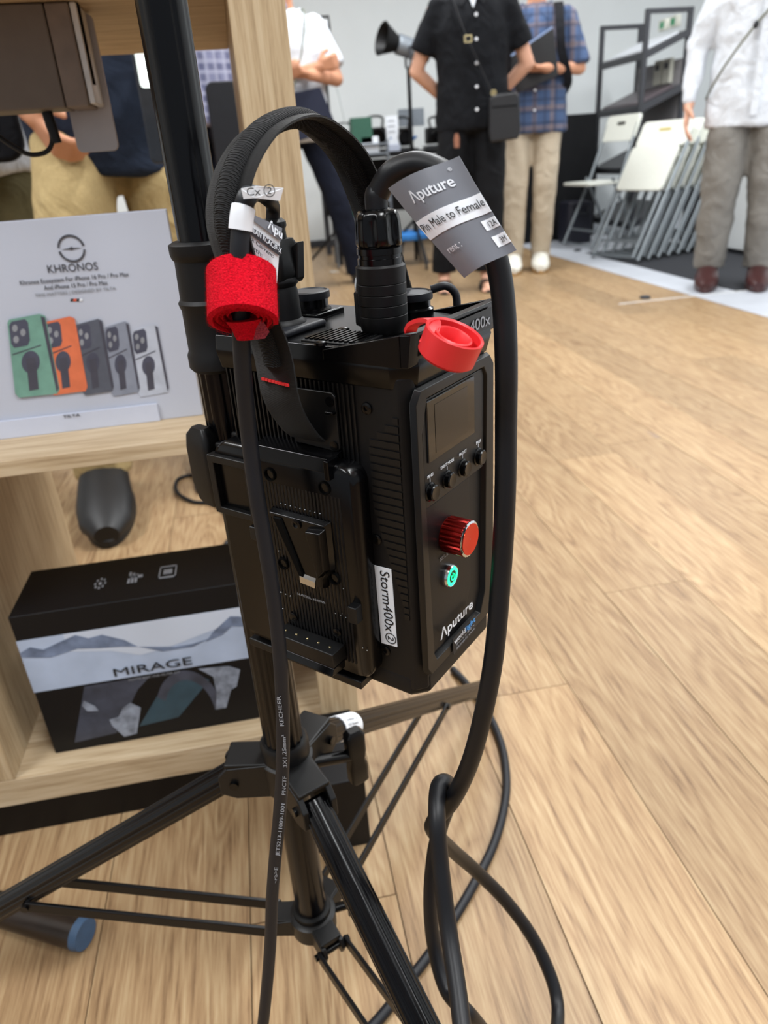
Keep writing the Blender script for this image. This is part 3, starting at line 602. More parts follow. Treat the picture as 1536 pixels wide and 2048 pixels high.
# ------------------------------------------------------------------ light stand
PX, PY = -.0245, .4293
def Pz(z): return V((PX, PY, z))
st = thing('light_stand', (PX, PY, 0), 'black metal tripod light stand carrying the control box', 'light stand')
def flute(u, h, k=14): return 1-.05*max(0, cos(u*2*pi*k))
B().lathe(Pz(.675), (0, 0, 1), [(.0123, 0), (.0123, .9)], 64, mod=lambda u, h: 1-.035*max(0, cos(u*2*pi*10))**3).build('upper_tube', m_glossu, st, smooth=True, ang=60)
B().lathe(Pz(.30), (0, 0, 1), [(.0148, 0), (.0148, .325)], 96, mod=lambda u, h: flute(u, h, 16)).build('main_tube', m_glossu, st, smooth=True, ang=60)
B().lathe(Pz(.615), (0, 0, 1), [(.0165, 0), (.0182, .002), (.0182, .009), (.0170, .0115), (.0168, .034), (.0176, .036), (.0180, .038), (.0166, .040), (.0160, .060), (.0172, .0615), (.0178, .064), (.0178, .0685), (.0150, .0700)], 48).build('locking_collar', m_blkm, st, smooth=True, ang=30)
B().lathe(Pz(.100), (0, 0, 1), [(.0132, 0), (.0134, .002), (.0134, .200)], 40).build('lower_tube', m_glossu, st, smooth=True)
# clamp knob left of the pole
kc = at(414, 930, .425)
kf = (kc, V((cos(radians(40)), sin(radians(40)), 0)), V((-sin(radians(40)), cos(radians(40)), 0)), Z_)
kb = B(kf).loft([[(x*sx_, y*sy_, z) for x, y in rr(-.0065, .0065, -.011, .011, .004)] for z, sx_, sy_ in ((-.026, .55, .45), (-.022, .8, .8), (-.010, 1, 1), (.012, 1, 1), (.020, .85, .9), (.0245, .5, .5))]).build('clamp_knob', m_blkp, st, smooth=True)
B().cyl(kc, Pz(kc.z), .0045).build('clamp_bolt', m_gloss, st, smooth=True)
B().lathe(Pz(kc.z-.016), (0, 0, 1), [(.0168, 0), (.0176, .001), (.0176, .031), (.0168, .032)], 40).build('clamp_ring', m_blkp, st, smooth=True)
def hub(z, name, hz, mt, kn=True):
    hb = B().lathe(Pz(z-hz), (0, 0, 1), [(.0165, 0), (.0200, .002), (.0205, 2*hz-.002), (.0175, 2*hz)], 40).build(name, mt, st, smooth=True, ang=35)
    return hb
ZU, ZL = .298, .118
hu = hub(ZU, 'upper_hub', .016, m_blkp); hl = hub(ZL, 'lower_hub', .011, m_blkp)
B().lathe(Pz(ZU+.016), (0, 0, 1), [(.0185, 0), (.0185, .012), (.0165, .015)], 40).build('hub_sleeve', m_blkp, st, smooth=True)
B().lathe(Pz(ZL+.011), (0, 0, 1), [(.0165, 0), (.0165, .005), (.0145, .007)], 40).build('lower_sleeve', m_blkp, st, smooth=True)
def rad(th, r, z, o=0):
    t = radians(th); return V((PX+cos(t)*r-sin(t)*o, PY+sin(t)*r+cos(t)*o, z))
for li, (th, jr) in enumerate(((168, .245), (293, .245), (53, .285))):
    fr_ = (Pz(0), V((cos(radians(th)), sin(radians(th)), 0)), V((-sin(radians(th)), cos(radians(th)), 0)), Z_)
    # lugs: U shaped brackets
    for s in (-1, 1):
        B(fr_).loft([[(x, s*.0115+yy, z) for x, z in [(.012, ZU+.016), (.044, ZU+.013), (.052, ZU+.004), (.052, ZU-.012), (.040, ZU-.017), (.012, ZU-.016)]] for yy in (-.0025, .0025)]).build('hub_lug', m_blkp, hu, bev=.001)
        B(fr_).loft([[(x, s*.0085+yy, z) for x, z in [(.012, ZL+.010), (.036, ZL+.007), (.040, ZL), (.036, ZL-.010), (.012, ZL-.010)]] for yy in (-.002, .002)]).build('brace_lug', m_blkp, hl, bev=.001)
    B(fr_).box((.012, -.013, ZU+.0125), (.046, .013, ZU+.0165)).build('hub_web', m_blkp, hu, bev=.0015)
    B(fr_).box((.012, -.0095, ZL+.0045), (.034, .0095, ZL+.010)).build('brace_web', m_blkp, hl, bev=.001)
    B(fr_).cyl((.040, -.0165, ZU-.002), (.040, .0165, ZU-.002), .0035, n=16).build('hinge_pin', m_gloss, hu, smooth=True)
    z0 = ZU-.002; r0 = .040; slope = .655; rf = r0+(z0-.012)/slope
    a_ = rad(th, r0, z0); f_ = rad(th, rf, .012)
    leg = B().tube([a_, f_], .0105, 64).build('leg', m_glossu, st, smooth=True)
    # fluted legs
    d = (f_-a_).normalized()
    gl = B(); x = d.orthogonal().normalized(); y = d.cross(x)
    for q in range(16):
        e = x*cos(2*pi*q/16)+y*sin(2*pi*q/16); gl.tube([a_+d*.004+e*.0100, f_-d*.03+e*.0100], .0011, 6)
    gl.build('leg_flutes', m_glossu, leg, smooth=True, kind='stuff')
    B().capsule(f_-d*.03, f_+V((0, 0, .001)), .0118, .0118, 20).build('rubber_foot', m_rub, leg, smooth=True)
    jz = z0-slope*(jr-r0)
    for s in (-1, 1):
        B().tube([rad(th, .034, ZL, s*.0128), rad(th, jr, jz-.004, s*.0128)], 1, sq=[(.0055, -.0016), (.0055, .0016), (-.0055, .0016), (-.0055, -.0016)], up=(0, 0, 1)).build('brace', m_blk, st, bev=.0008)
    B(fr_).cyl((.034, -.0165, ZL), (.034, .0165, ZL), .0028, n=12).build('brace_pin', m_gloss, hl, smooth=True)
    B(fr_).cyl((jr, -.0165, jz-.004), (jr, .0165, jz-.004), .0036, n=12).build('joint_pin', m_gloss, leg, smooth=True)
    if li == 2:
        sa, sb_ = a_+d*.034, a_+d*.066
        stc = B().tube([sa, sb_], .0116, 32).build('leg_sticker', m_lblw, leg, smooth=True)
        up_ = (CC-sa).normalized(); up_ = (up_-d*up_.dot(d)).normalized(); vv = d.cross(up_)
        for k2, s_ in enumerate(('Made in', 'LS Stand', 'MW-2')):
            text(s_, 'lettering', m_inkd, stc, sa+d*.004+up_*.0122-vv*(.004-.004*k2)*-1, sa+d*.022+up_*.0122-vv*(.004-.004*k2)*-1, vv*(1 if vv.z > 0 else -1), .0020, off=.0001)
# hub knob (T-shaped) on the right
k1 = at(640, 1500, .415); k2 = at(694, 1495, .405)
B().cyl(rad(20, .015, ZU-.004), rad(20, .056, ZU-.018), .0050).build('knob_bolt', m_gloss, hu, smooth=True)
hk = (rad(20, .058, ZU-.022), V((cos(radians(20)), sin(radians(20)), 0)), V((-sin(radians(20)), cos(radians(20)), 0)), Z_)
B(hk).loft([[(x*a1, y*a2, z) for x, y in rr(-.008, .008, -.006, .006, .003)] for z, a1, a2 in ((-.026, .7, .7), (-.023, 1, 1), (-.008, 1, 1), (.0, .8, .9), (.008, 1, 1), (.026, 1, 1), (.030, .6, .6))]).build('hub_knob', m_blkp, hu, smooth=True)
B(fr_ := (rad(5, .040, ZL+.004), V((1, 0, 0)), V((0, 1, 0)), Z_)).loft([[(x, y, z) for x, y in rr(-.009, .009, -.005, .005, .002)] for z in (-.012, .014)]).build('lower_knob', m_blkp, hl, bev=.001)
B().cyl(rad(5, .012, ZL+.004), rad(5, .036, ZL+.004), .004).build('knob_bolt', m_gloss, hl, smooth=True)

# thin cable on the floor and one behind the shelf
fp = [(905, 1338), (935, 1370), (975, 1425), (1003, 1490), (1013, 1560), (1006, 1625), (985, 1695), (955, 1755), (915, 1825), (865, 1900), (815, 1965), (765, 2030), (700, 2100)]
fcable = B().tube(spline([atz(x, y, .0058) for x, y in fp], 8), .0052, 12).build('floor_cable', m_rubm, smooth=True)
tag(fcable, 'slim black cable curving over the wooden floor right of the tripod', 'cable')
fp2 = [(450, 1090), (470, 1055), (430, 1010), (385, 1003), (355, 985), (355, 960), (385, 950), (420, 955), (450, 965), (440, 940), (400, 945), (392, 965), (400, 985), (440, 1000), (480, 990)]
fc2 = B().tube(spline([atz(x, y, .0045+.004*(i % 5 == 4)) for i, (x, y) in enumerate(fp2)], 8), .0045, 10).build('coiled_cable', m_rubm, smooth=True)
tag(fc2, 'thin dark cable coiled on the floor behind the display shelf', 'cable')

# another stand's foot lying at the lower left
t = thing('stand_foot', (-.45, .62, 0), 'dark round stand foot lying on the floor at lower left, blue end cap', 'stand')
e0 = atz(168, 1868, .019); e1 = atz(0, 1818, .019); dd = (e1-e0).normalized()
B().tube([e0+dd*.004, e0+dd*.34], .0165, 28).build('tube', plain('dark_bronze_tube', '#2a211b', .35, .2), t, smooth=True)
B().tube([e0-dd*.002, e0+dd*.006], [.0158, .0172], 28).build('end_cap', plain('blue_end_cap', '#3c5674', .6), t, smooth=True)

# ------------------------------------------------------------------ display shelf
VF, VB = .706, 1.15
sh = thing('display_shelf', (-.45, (VF+VB)/2, 0), 'pale wooden open display shelf on a black plinth behind the stand', 'shelf')
UL, UR = -1.25, .058
def shb(): return B()
shb().box((UL, VF, .046), (UR, VB, .085)).build('shelf_board', m_ash, sh, bev=.0006)
shb().box((UL, VF, .463), (.0105, VB, .479)).build('shelf_board', m_ash, sh, bev=.0006)
shb().box((UL, VF, .858), (.0105, VB, .905)).build('shelf_board', m_ash, sh, bev=.0006)
shb().box((.0108, VF-.001, .0855), (.0565, VB+.001, 1.45)).build('upright_panel', m_ashv, sh, bev=.0006)
shb().box((-.403, VF, .0855), (-.357, VB, .4625)).build('divider_panel', m_ashv, sh, bev=.0006)
shb().box((UL, VF, .4795), (UL+.045, VB, 1.45)).build('upright_panel', m_ashv, sh, bev=.0006)
shb().box((UL, VF+.001, .0), (.035, VB-.02, .0455)).build('plinth', m_blk, sh, bev=.001)
shb().box((-.030, .590, .0), (.046, VF+.0, .104)).build('plinth_foot', m_boxk, sh, bev=.002)
# black product box
PB = (-.318, -.0625, .739, .843, .0855, .287)
bx = thing('product_box', (-.19, .79, .0855), 'black cardboard box with snowy mountain print on the lowest shelf', 'box')
B().box((PB[0], PB[2], PB[4]), (PB[1], PB[3], PB[5])).build('carton', m_boxk, bx, bev=.0012)
def q_(u, z, o=.0003): return V((PB[0]+(PB[1]-PB[0])*u, PB[2]-o, PB[4]+(PB[5]-PB[4])*z))
def poly(name, mt, par, pts, o, f=q_): return B().loft([[f(u, z, o) for u, z in pts], [f(u, z, o-.0002) for u, z in pts]]).build(name, mt, par)
ksnow = plain('snow_print', '#a9b7cf', .35, ns=18, var=.12); ksky = plain('sky_print', '#c3ccdc', .35, ns=6, var=.05); kmt = plain('mountain_print', '#6c7a94', .35, ns=60, var=.35)
ph_ = poly('photo_print', ksnow, bx, [(0, .475), (1, .475), (1, .84), (0, .84)], .0004)
poly('sky_area', ksky, ph_, [(.20, .84), (1, .84), (1, .755), (.86, .72), (.62, .64), (.5, .62), (.38, .68), (.2, .72)], .0006)
poly('mountain_ridge', kmt, ph_, [(0, .76), (.05, .79), (.1, .76), (.19, .80), (.25, .825), (.30, .79), (.36, .80), (.45, .74), (.5, .68), (.42, .70), (.34, .71), (.24, .73), (.12, .70), (0, .73)], .0008)
poly('mountain_ridge', kmt, ph_, [(.50, .68), (.58, .66), (.66, .64), (.74, .64), (.82, .66), (.74, .62), (.6, .62)], .0008)
poly('mountain_ridge', kmt, ph_, [(.80, .64), (.84, .70), (.89, .75), (.93, .79), (.97, .78), (1, .76), (1, .70), (.93, .72), (.88, .67)], .0008)
text('MIRAGE', 'lettering', m_ink, ph_, q_(.365, .500, .0012), q_(.72, .500, .0012), Z_, .0115)
text('MATTE BOX VND FILTER KIT', 'lettering', m_inkg, bx, q_(.42, .448), q_(.655, .448), Z_, .0030)
kg = plain('greyed_print', '#3a3f4d', .4, ns=50, var=.3); kt = plain('teal_print', '#2c4654', .4); kl = plain('pale_print', '#7f8796', .4, ns=90, var=.4)
poly('product_picture', kg, bx, [(.10, .06), (.22, .46), (.52, .46), (.45, .38), (.30, .08)], .0004)
poly('filter_picture', kt, bx, [(.41, .10), (.58, .40), (.72, .42), (.78, .36), (.60, .12)], .0005)
B().loft([[q_(.66+.155*cos(a), .13+.33*sin(a), .0006) for a in [radians(150-150*i/20) for i in range(21)]]+[q_(.66+.115*cos(a), .13+.26*sin(a), .0006) for a in [radians(150*i/20) for i in range(21)]]][:1]+[[q_(.66+.155*cos(a), .13+.33*sin(a), .0002) for a in [radians(150-150*i/20) for i in range(21)]]+[q_(.66+.115*cos(a), .13+.26*sin(a), .0002) for a in [radians(150*i/20) for i in range(21)]]]).build('arch_picture', kg, bx)
poly('arm_picture', kl, bx, [(.78, .13), (.83, .13), (.87, .26), (.90, .28), (.93, .40), (.88, .44), (.74, .455), (.80, .38), (.80, .26)], .0008)
poly('clamp_picture', kl, bx, [(.29, .14), (.33, .04), (.39, .05), (.44, .24), (.40, .29), (.36, .26), (.33, .2), (.285, .19)], .0008)
poly('screw_picture', kl, bx, [(.185, .33), (.20, .28), (.25, .27), (.24, .31), (.20, .36)], .0008)
def qt(u, v, o=.0003): return V((PB[0]+(PB[1]-PB[0])*u, PB[2]+(PB[3]-PB[2])*v, PB[5]+o))
for (u, v, n_) in ((.36, .45, 5), (.51, .48, 4), (.665, .50, 3)):
    g = B()
    if n_ == 5:
        for k in range(8): a = 2*pi*k/8; g.box(tuple(qt(u+.022*cos(a)-.004, v+.10*sin(a)-.02, .0001)), tuple(qt(u+.022*cos(a)+.004, v+.10*sin(a)+.02, .0005)))
        g.box(tuple(qt(u-.006, v-.03, .0001)), tuple(qt(u+.006, v+.03, .0005)))
    elif n_ == 4:
        for k in range(3): g.box(tuple(qt(u-.025+k*.016, v-.12, .0001)), tuple(qt(u-.014+k*.016, v+.13-.03*k, .0005)))
        g.box(tuple(qt(u-.025, v-.02, .0001)), tuple(qt(u+.04, v+.04, .0005)))
    else:
        for a, b_, c, d in ((-.04, -.14, .04, -.11), (-.04, .11, .04, .14), (-.04, -.14, -.034, .14), (.034, -.14, .04, .14), (-.02, -.05, .02, .05)): g.box(tuple(qt(u+a, v+b_, .0001)), tuple(qt(u+c, v+d, .0005)))
    g.build('printed_icon', m_inkg, bx)
# poster board
PV = .780
ps = thing('poster_board', (-.19, PV+.006, .479), 'pale grey phone case poster board standing on the middle shelf', 'poster')
B().box((-.310, PV, .479), (-.0725, PV+.012, .6865)).build('board', m_poster, ps, bev=.0008)
def pw(x, y, o=.0004): return onp(x, y, (0, PV-o, 0), (0, 1, 0))
B().box((-.285, PV-.0035, .4792), (-.118, PV-.0012, .4985)).build('clear_pocket', m_acr, ps, bev=.0004)
text('KHRONOS', 'lettering', m_inkd, ps, pw(97, 546), pw(197, 539), Z_, .0075)
text('Khronos Ecosystem For iPhone 16 Pro / Pro Max', 'lettering', m_inkd, ps, pw(41, 570), pw(258, 552), Z_, .0042)
text('And iPhone 15 Pro / Pro Max', 'lettering', m_inkd, ps, pw(89, 580), pw(216, 569), Z_, .0042)
text('TIME MATTERS | DESIGNED BY TILTA', 'lettering', m_inkg, ps, pw(71, 594), pw(232, 579), Z_, .0032)
text('TILTA', 'lettering', m_inkd, ps, pw(127, 836, .004), pw(161, 832, .004), Z_, .0030, bold=.01)
cx_ = pw(143, 497); g = B()
for r_ in (.0122, .0110): 
    for a0, a1 in ((8, 172), (188, 352)): g.tube([cx_+V((cos(radians(a0+(a1-a0)*i/24))*r_, -.0002, sin(radians(a0+(a1-a0)*i/24))*r_)) for i in range(25)], .0004, 5)
g.loft([[cx_+V((x, -.0003, z)) for x, z in [(-.0092, 0), (-.002, .0006), (0, .0016), (.002, .0006), (.0092, 0), (.002, -.0006), (0, -.0016), (-.002, -.0006)]], [cx_+V((x, 0, z)) for x, z in [(-.0092, 0), (-.002, .0006), (0, .0016), (.002, .0006), (.0092, 0), (.002, -.0006), (0, -.0016), (-.002, -.0006)]]])
g.build('round_emblem', m_inkd, ps)
for i, mm in enumerate((m_ink, m_org, m_ink, m_lblw)): card('colour_bar', mm, ps, [pw(141+i*6, 603), pw(147+i*6, 602), pw(147+i*6, 597), pw(141+i*6, 598)], .0002)
kcs = [plain('case_print_green', '#6f9a8c', .4), plain('case_print_orange', '#d9744f', .4), plain('case_print_slate', '#565a66', .4), plain('case_print_grey', '#868c9b', .4), plain('case_print_silver', '#b4bac8', .4)]
klens = plain('lens_print', '#4a4c5c', .4); kdk = plain('dark_print', '#474753', .4)
for i in range(4, -1, -1):
    X0 = (14, 86, 150, 208, 262)[i]; Y0 = (640, 645, 650, 655, 660)[i]; X1 = (82, 142, 198, 252, 310)[i]
    hh = (160, 150, 145, 142, 138)[i]; o = .0004+.0003*(5-i)
    ex = 22
    cs = poly('case_picture', kcs[i], ps, [0]*0 or [], o) if False else None
    def pq(u, v, oo): return pw(X0+(X1-X0)*u+v*hh*.11, Y0-(1-0)*13*u+v*hh+(0), oo)
    def pp(name, mt, par, pts, oo): return B().loft([[pq(u, v, oo) for u, v in pts], [pq(u, v, oo-.0002) for u, v in pts]]).build(name, mt, par)
    cs = pp('case_picture', kcs[i], ps, [(0, .04), (.06, 0), (.95, 0), (1.12, .04), (1.30, .97), (1.22, 1.02), (.1, .98), (0, .92)], o)
    pp('case_edge', kdk if i != 1 else kcs[1], cs, [(.98, .03), (1.10, .06), (1.28, .96), (1.20, 1.0)], o+.0001)
    pp('camera_bump', klens, cs, [(.04, .08), (.12, .03), (.52, .03), (.60, .08), (.60, .30), (.52, .36), (.12, .36), (.04, .30)], o+.0001)
    for cu_, cv_ in ((.2, .12), (.2, .26), (.42, .19)): pp('lens', m_inkg, cs, [(cu_+.08*cos(a), cv_+.045*sin(a)) for a in [2*pi*k/14 for k in range(14)]], o+.0002)
    pp('ring_mount', klens, cs, [(.55+.27*cos(a), .57+.14*sin(a)) for a in [2*pi*k/20 for k in range(20)]], o+.0001)
    pp('kickstand', kdk, cs, [(.42, .52), (.70, .52), (.70, .92), (.42, .92)], o+.0002)
    pp('lower_line', kdk, cs, [(.05, .43), (.90, .38), (.90, .395), (.05, .445)], o+.0002)
# device hanging under the top shelf
dv = thing('wall_device', (-.25, .83, .776), 'grey electronic device fixed under the top shelf board', 'device')
dt = thing('silver_plate', (-.13, .86, .741), 'rounded silver metal plate hanging below the grey device', 'bracket')
B().box((-.60, .800, .777), (-.1465, .850, .8575)).build('housing', m_devg, dv, bev=.002)
B().box((-.1460, .8005, .777), (-.1255, .850, .8575)).build('end_cover', plain('taupe_plastic', '#7a6e66', .5), dv, bev=.002)
B().box((-.1250, .802, .779), (-.1190, .848, .8575)).build('silver_edge_strip', m_dev3, dv, bev=.0015)
B().box((-.1195, .806, .795), (-.1178, .815, .8570)).build('slot', m_slotd, dv)
B().loft([[(x, y, z) for x, z in rr(-.1545, -.1145, .741, .8572, .006)] for y in (.856, .861)]).build('plate', m_devg2, dt, bev=.0006)
c_ = thing('device_cable', (-.163, .825, .74), 'black plug and thin cable hanging from the grey device under the shelf', 'cable')
B().tube([(-.169, .826, .7765), (-.168, .826, .765), (-.166, .826, .750)], [.0050, .0050, .0042], 20).build('plug', m_rub, c_, smooth=True)
B().tube(spline([aty(101, 262, .826), aty(104, 285, .826), aty(92, 304, .826), aty(60, 309, .826), aty(25, 292, .826), aty(-15, 265, .83), aty(-80, 225, .84)], 8), .0022, 10).build('wire', m_rub, c_, smooth=True)

# ------------------------------------------------------------------ people
def remesh(o, vox, sm=2):
    m = o.modifiers.new('remesh', 'REMESH'); m.mode = 'VOXEL'; m.voxel_size = vox; m.use_smooth_shade = True
    if sm:
        k = o.modifiers.new('smooth', 'SMOOTH'); k.iterations = sm; k.factor = .5
TEX = bpy.data.textures.new('folds', 'CLOUDS'); TEX.noise_scale = .09; TEX.noise_depth = 2
def wrinkle(o, s=.02):
    d = o.modifiers.new('folds', 'DISPLACE'); d.texture = TEX; d.strength = s; d.mid_level = .5
def hand(b, wr, d, nrm, curl=.5, s=1.):
    """palm, four fingers of unequal length and a thumb that leaves the side of the palm"""
    wr = V(wr); d = V(d).normalized(); nrm = V(nrm); nrm = (nrm-d*nrm.dot(d)).normalized(); sd = d.cross(nrm)
    b.capsule(wr-d*.01, wr+d*.015, .021*s, .022*s, 12)
    for o in (-.024, -.008, .009, .025): b.capsule(wr+d*.012*s+sd*o*.55*s, wr+d*.085*s+sd*o*s, .0145*s, .0125*s, 10)
    for o, ln in ((-.027, .062), (-.009, .076), (.009, .080), (.027, .070)):
        p = wr+d*.088*s+sd*o*s; a = 0; dd = d
        for f_, k in ((.45, .0092), (.33, .0084), (.25, .0076)):
            a += curl*.75; dd = d*cos(a)+nrm*sin(a); q = p+dd*ln*f_*s; b.capsule(p, q, k*s, k*.93*s, 10); p = q
    p = wr+d*.022*s+sd*.024*s; q = p+(d*.55+sd*.62+nrm*.35).normalized()*.040*s; b.capsule(p, q, .0135*s, .0110*s, 10)
    r = q+(d*.85+sd*.12+nrm*.45).normalized()*.030*s; b.capsule(q, r, .0108*s, .0092*s, 10)
def ring(c, rx, ry, n=20, tilt=0, sup=1):
    c = V(c); return [c+V((rx*cos(2*pi*k/n), ry*sin(2*pi*k/n), tilt*cos(2*pi*k/n))) for k in range(n)]
def person(label, x, y, rz, H, feet, armL, armR, shirt, pants, shoe, skin, sleeve=.5, hem=.80, boxy=1., kind='shoe', hsh=None, cuff=.075, legr=1.0, fold=.018, vneck=None, group=None, ss=1.):
    s = H/1.68; t = thing('person', (x, y, 0), label, 'person', group, rz=radians(rz)); ORG[t.name] = V((0, 0, 0))
    b = B(); K = lambda *p: V(p)*s
    hipz = .88; sh_ = 1.375; fl_, fr_ = [V(f) for f in feet]
    b.loft([[p*s for p in ring(c, rx, ry)] for c, rx, ry in (((0, 0, .80), .13, .09), ((0, 0, .90), .160, .108), ((0, 0, 1.02), .138, .098), ((0, 0, 1.18), .155, .105), ((0, 0, 1.30), .175, .105), ((0, 0, 1.385), .150, .078), ((0, 0, 1.43), .065, .055))])
    b.capsule(K(0, .0, 1.40), K(0, -.015, 1.50), .054*s, .050*s, 16)
    b.ell(K(0, -.02, 1.585), (.074*s, .092*s, .108*s), 24, 14); b.ell(K(0, -.050, 1.535), (.052*s, .055*s, .055*s), 18, 10)
    b.capsule(K(0, -.105, 1.60), K(0, -.128, 1.566), .010*s, .015*s); 
    for q in (-1, 1): b.ell(K(q*.077, -.012, 1.58), (.010*s, .022*s, .032*s), 10, 8); b.ell(K(q*.028, -.103, 1.618), (.018*s, .008*s, .008*s), 8, 6)
    b.ell(K(0, -.108, 1.537), (.024*s, .008*s, .009*s), 10, 6)
    knees = []
    for q, f in ((1, fl_), (-1, fr_)):
        hp = V((q*.088, 0, hipz)); an = V((f.x, f.y, .085)); kn = (hp+an)/2+V((0, -.035, .02)); knees.append(kn)
        b.capsule(hp*s, kn*s, .082*s, .055*s, 14); b.capsule(kn*s, an*s, .053*s, .036*s, 14)
        b.capsule((an+V((0, .02, -.05)))*s, (an+V((0, -.09, -.06)))*s, .032*s, .026*s, 12); b.capsule(an*s, (an+V((0, -.06, -.045)))*s, .036*s, .028*s, 12)
        b.capsule((an+V((.0, -.10, -.062)))*s, (an+V((0, -.15, -.068)))*s, .030*s, .015*s, 12)
        for i in range(5): b.capsule((an+V((-.026+.013*i, -.13, -.072)))*s, (an+V((-.030+.0145*i, -.165+.006*abs(i-2+q), -.074)))*s, .009*s, .008*s, 8)
    arms = []
    for q, A in ((1, armL), (-1, armR)):
        so = V((q*.180, 0, 1.350)); el, wr, nrm, curl = V(A[0]), V(A[1]), A[2], A[3]
        b.capsule(so*s, el*s, .046*s, .036*s, 12); b.capsule(el*s, wr*s, .037*s, .025*s, 12); hand(b, wr*s, (wr-el) if len(A) < 5 else A[4], nrm, curl, s); arms.append((so, el, wr))
    bd = b.build('body', skin, t, smooth=True); remesh(bd, .0062, 2)
    # hair and face
    hb = B(); hb.ell(K(0, -.004, 1.615), (.081*s, .096*s, .094*s), 24, 14); hb.ell(K(0, .03, 1.57), (.074*s, .072*s, .075*s), 18, 10); ho = hb.build('hair', m_hair, t, smooth=True); remesh(ho, .008, 1)
    hb = B(); 
    for q in (-1, 1): B().ell(K(q*.030, -.106, 1.588), (.013*s, .006*s, .006*s), 12, 8).build('eye', m_eye, t, smooth=True)
    B().ell(K(0, -.116, 1.538), (.022*s, .005*s, .006*s), 12, 6).build('mouth', m_lip, t, smooth=True)
    # shirt
    b = B(); hz = hem; k = boxy
    b.loft([[p*s for p in ring(c, rx, ry, 24)] for c, rx, ry in (((0, 0, hz), .190*k, .128*k), ((0, 0, hz+.10), .188*k, .130*k), ((0, 0, 1.10), .178*k, .125*k), ((0, 0, 1.25), .190*k, .128*k), ((0, 0, 1.34), .190, .112), ((0, .004, 1.395), .150, .085), ((0, .008, 1.432), .075, .066))])
    for so, el, wr in arms:
        b.capsule((so+V((-.02*(1 if so.x > 0 else -1), 0, 0)))*s, (so+(el-so)*min(1, sleeve*1.0 if sleeve < 1 else 1))*s, .064*s*k, (.062 if sleeve < 1 else .050)*s*k, 16)
        if sleeve < 1: e2 = so+(el-so)*sleeve; dn = (el-so).normalized(); b.tube([(e2-dn*.02)*s, (e2+dn*.05)*s], [.062*s*k, .068*s*k], 16)
        else: b.capsule(el*s, (wr-(wr-el)*.10)*s, .049*s, .036*s, 14)
    so_ = b.build('shirt', shirt, t, smooth=True); remesh(so_, .012, 3); wrinkle(so_, fold)
    # collar
    b = B()
    for q in (-1, 1):
        b.loft([[V(p)*s for p in r] for r in [[(q*.012, -.075, 1.395), (q*.075, -.045, 1.432), (q*.080, .02, 1.440), (q*.078, .02, 1.415), (q*.085, -.055, 1.390), (q*.050, -.100, 1.350)], [(q*.012, -.083, 1.393), (q*.080, -.052, 1.436), (q*.090, .02, 1.440), (q*.092, .02, 1.412), (q*.096, -.062, 1.388), (q*.054, -.110, 1.346)]]])
    b.build('collar', shirt, t, smooth=True)
    # trousers
    b = B(); b.loft([[p*s for p in ring(c, rx, ry, 24)] for c, rx, ry in (((0, 0, .80), .150, .115), ((0, 0, .90), .172, .122), ((0, 0, 1.00), .150, .108))])
    for q, kn, f in ((1, knees[0], fl_), (-1, knees[1], fr_)):
        hp = V((q*.085, 0, .875)); an = V((f.x, f.y, 0))
        c0_ = hp; b.loft([[p*s for p in ring(c, r*(min(legr, 1.02) if i_ == 0 else legr*(.94 if i_ == 1 else 1)), r*(min(legr, 1.02) if i_ == 0 else legr)*1.08, 20)] for i_, (c, r) in enumerate(((hp+V((0, 0, -.01)), .088), (hp*.55+kn*.45, .086), (kn, .074), (kn*.5+V((an.x, an.y, cuff+.02))*.5, .068), (V((an.x, an.y+.005, cuff+.02)), .062), (V((an.x, an.y+.005, cuff)), .063)))])
    po = b.build('trousers', pants, t, smooth=True); remesh(po, .0115, 2); wrinkle(po, fold*.8)
    # shoes
    for q, f in ((1, fl_), (-1, fr_)):
        if kind == 'sandal':
            o = B().loft([[(V((f.x+px_, f.y-.045+py_, z)))*s for px_, py_ in [(.040*cos(a)*(1-.12*sin(a)), .130*sin(a)) for a in [2*pi*i/24 for i in range(24)]]] for z in (.0, .016)]).build('sandal', shoe, t, bev=.003)
            for py_ in (-.085, -.045):
                B().tube([V((f.x+.046*cos(a), f.y+py_-.01, .014+.052*sin(a)))*s for a in [pi*i/10 for i in range(11)]], 1, sq=[(.002, -.014), (.002, .014), (-.002, .014), (-.002, -.014)], up=(1, 0, 0)).build('strap', shoe, o, smooth=True)
        else:
            b = B(); b.loft([[V((f.x+rx*ss*cos(a), f.y+cy*ss+.0*a, (.045+zc+rz_*sin(a))*(ss**.5)))*s for a in [2*pi*i/18 for i in range(18)]] for cy, rx, rz_, zc in ((.070, .020, .030, .0), (.062, .032, .045, .008), (.02, .038, .052, .014), (-.04, .041, .045, .008), (-.10, .044, .036, -.004), (-.15, .038, .028, -.012), (-.178, .018, .018, -.020))])
            o = b.build('shoe', shoe, t, smooth=True)
            B().loft([[V((f.x+px_*ss, f.y+(-.050+py_)*ss, z))*s for px_, py_ in [(.042*cos(a), .132*sin(a)) for a in [2*pi*i/24 for i in range(24)]]] for z in (.0, .020)]).build('sole', hsh or shoe, o, bev=.004)
            g = B()
            for i in range(4): g.tube([V((f.x-.018, f.y-.055-.016*i, .091-.007*i))*s, V((f.x, f.y-.055-.016*i, .096-.007*i))*s, V((f.x+.018, f.y-.055-.016*i, .091-.007*i))*s], .0028*s, 6)
            g.build('laces', hsh or shoe, o, smooth=True)
    return t, s
def pbuild(b, name, mt, t, **k):    # a piece in a person's own frame that stays top-level
    o = b.build(name, mt, None, base=(0, 0, 0), **k); o.location = t.location; o.rotation_euler = t.rotation_euler; return o
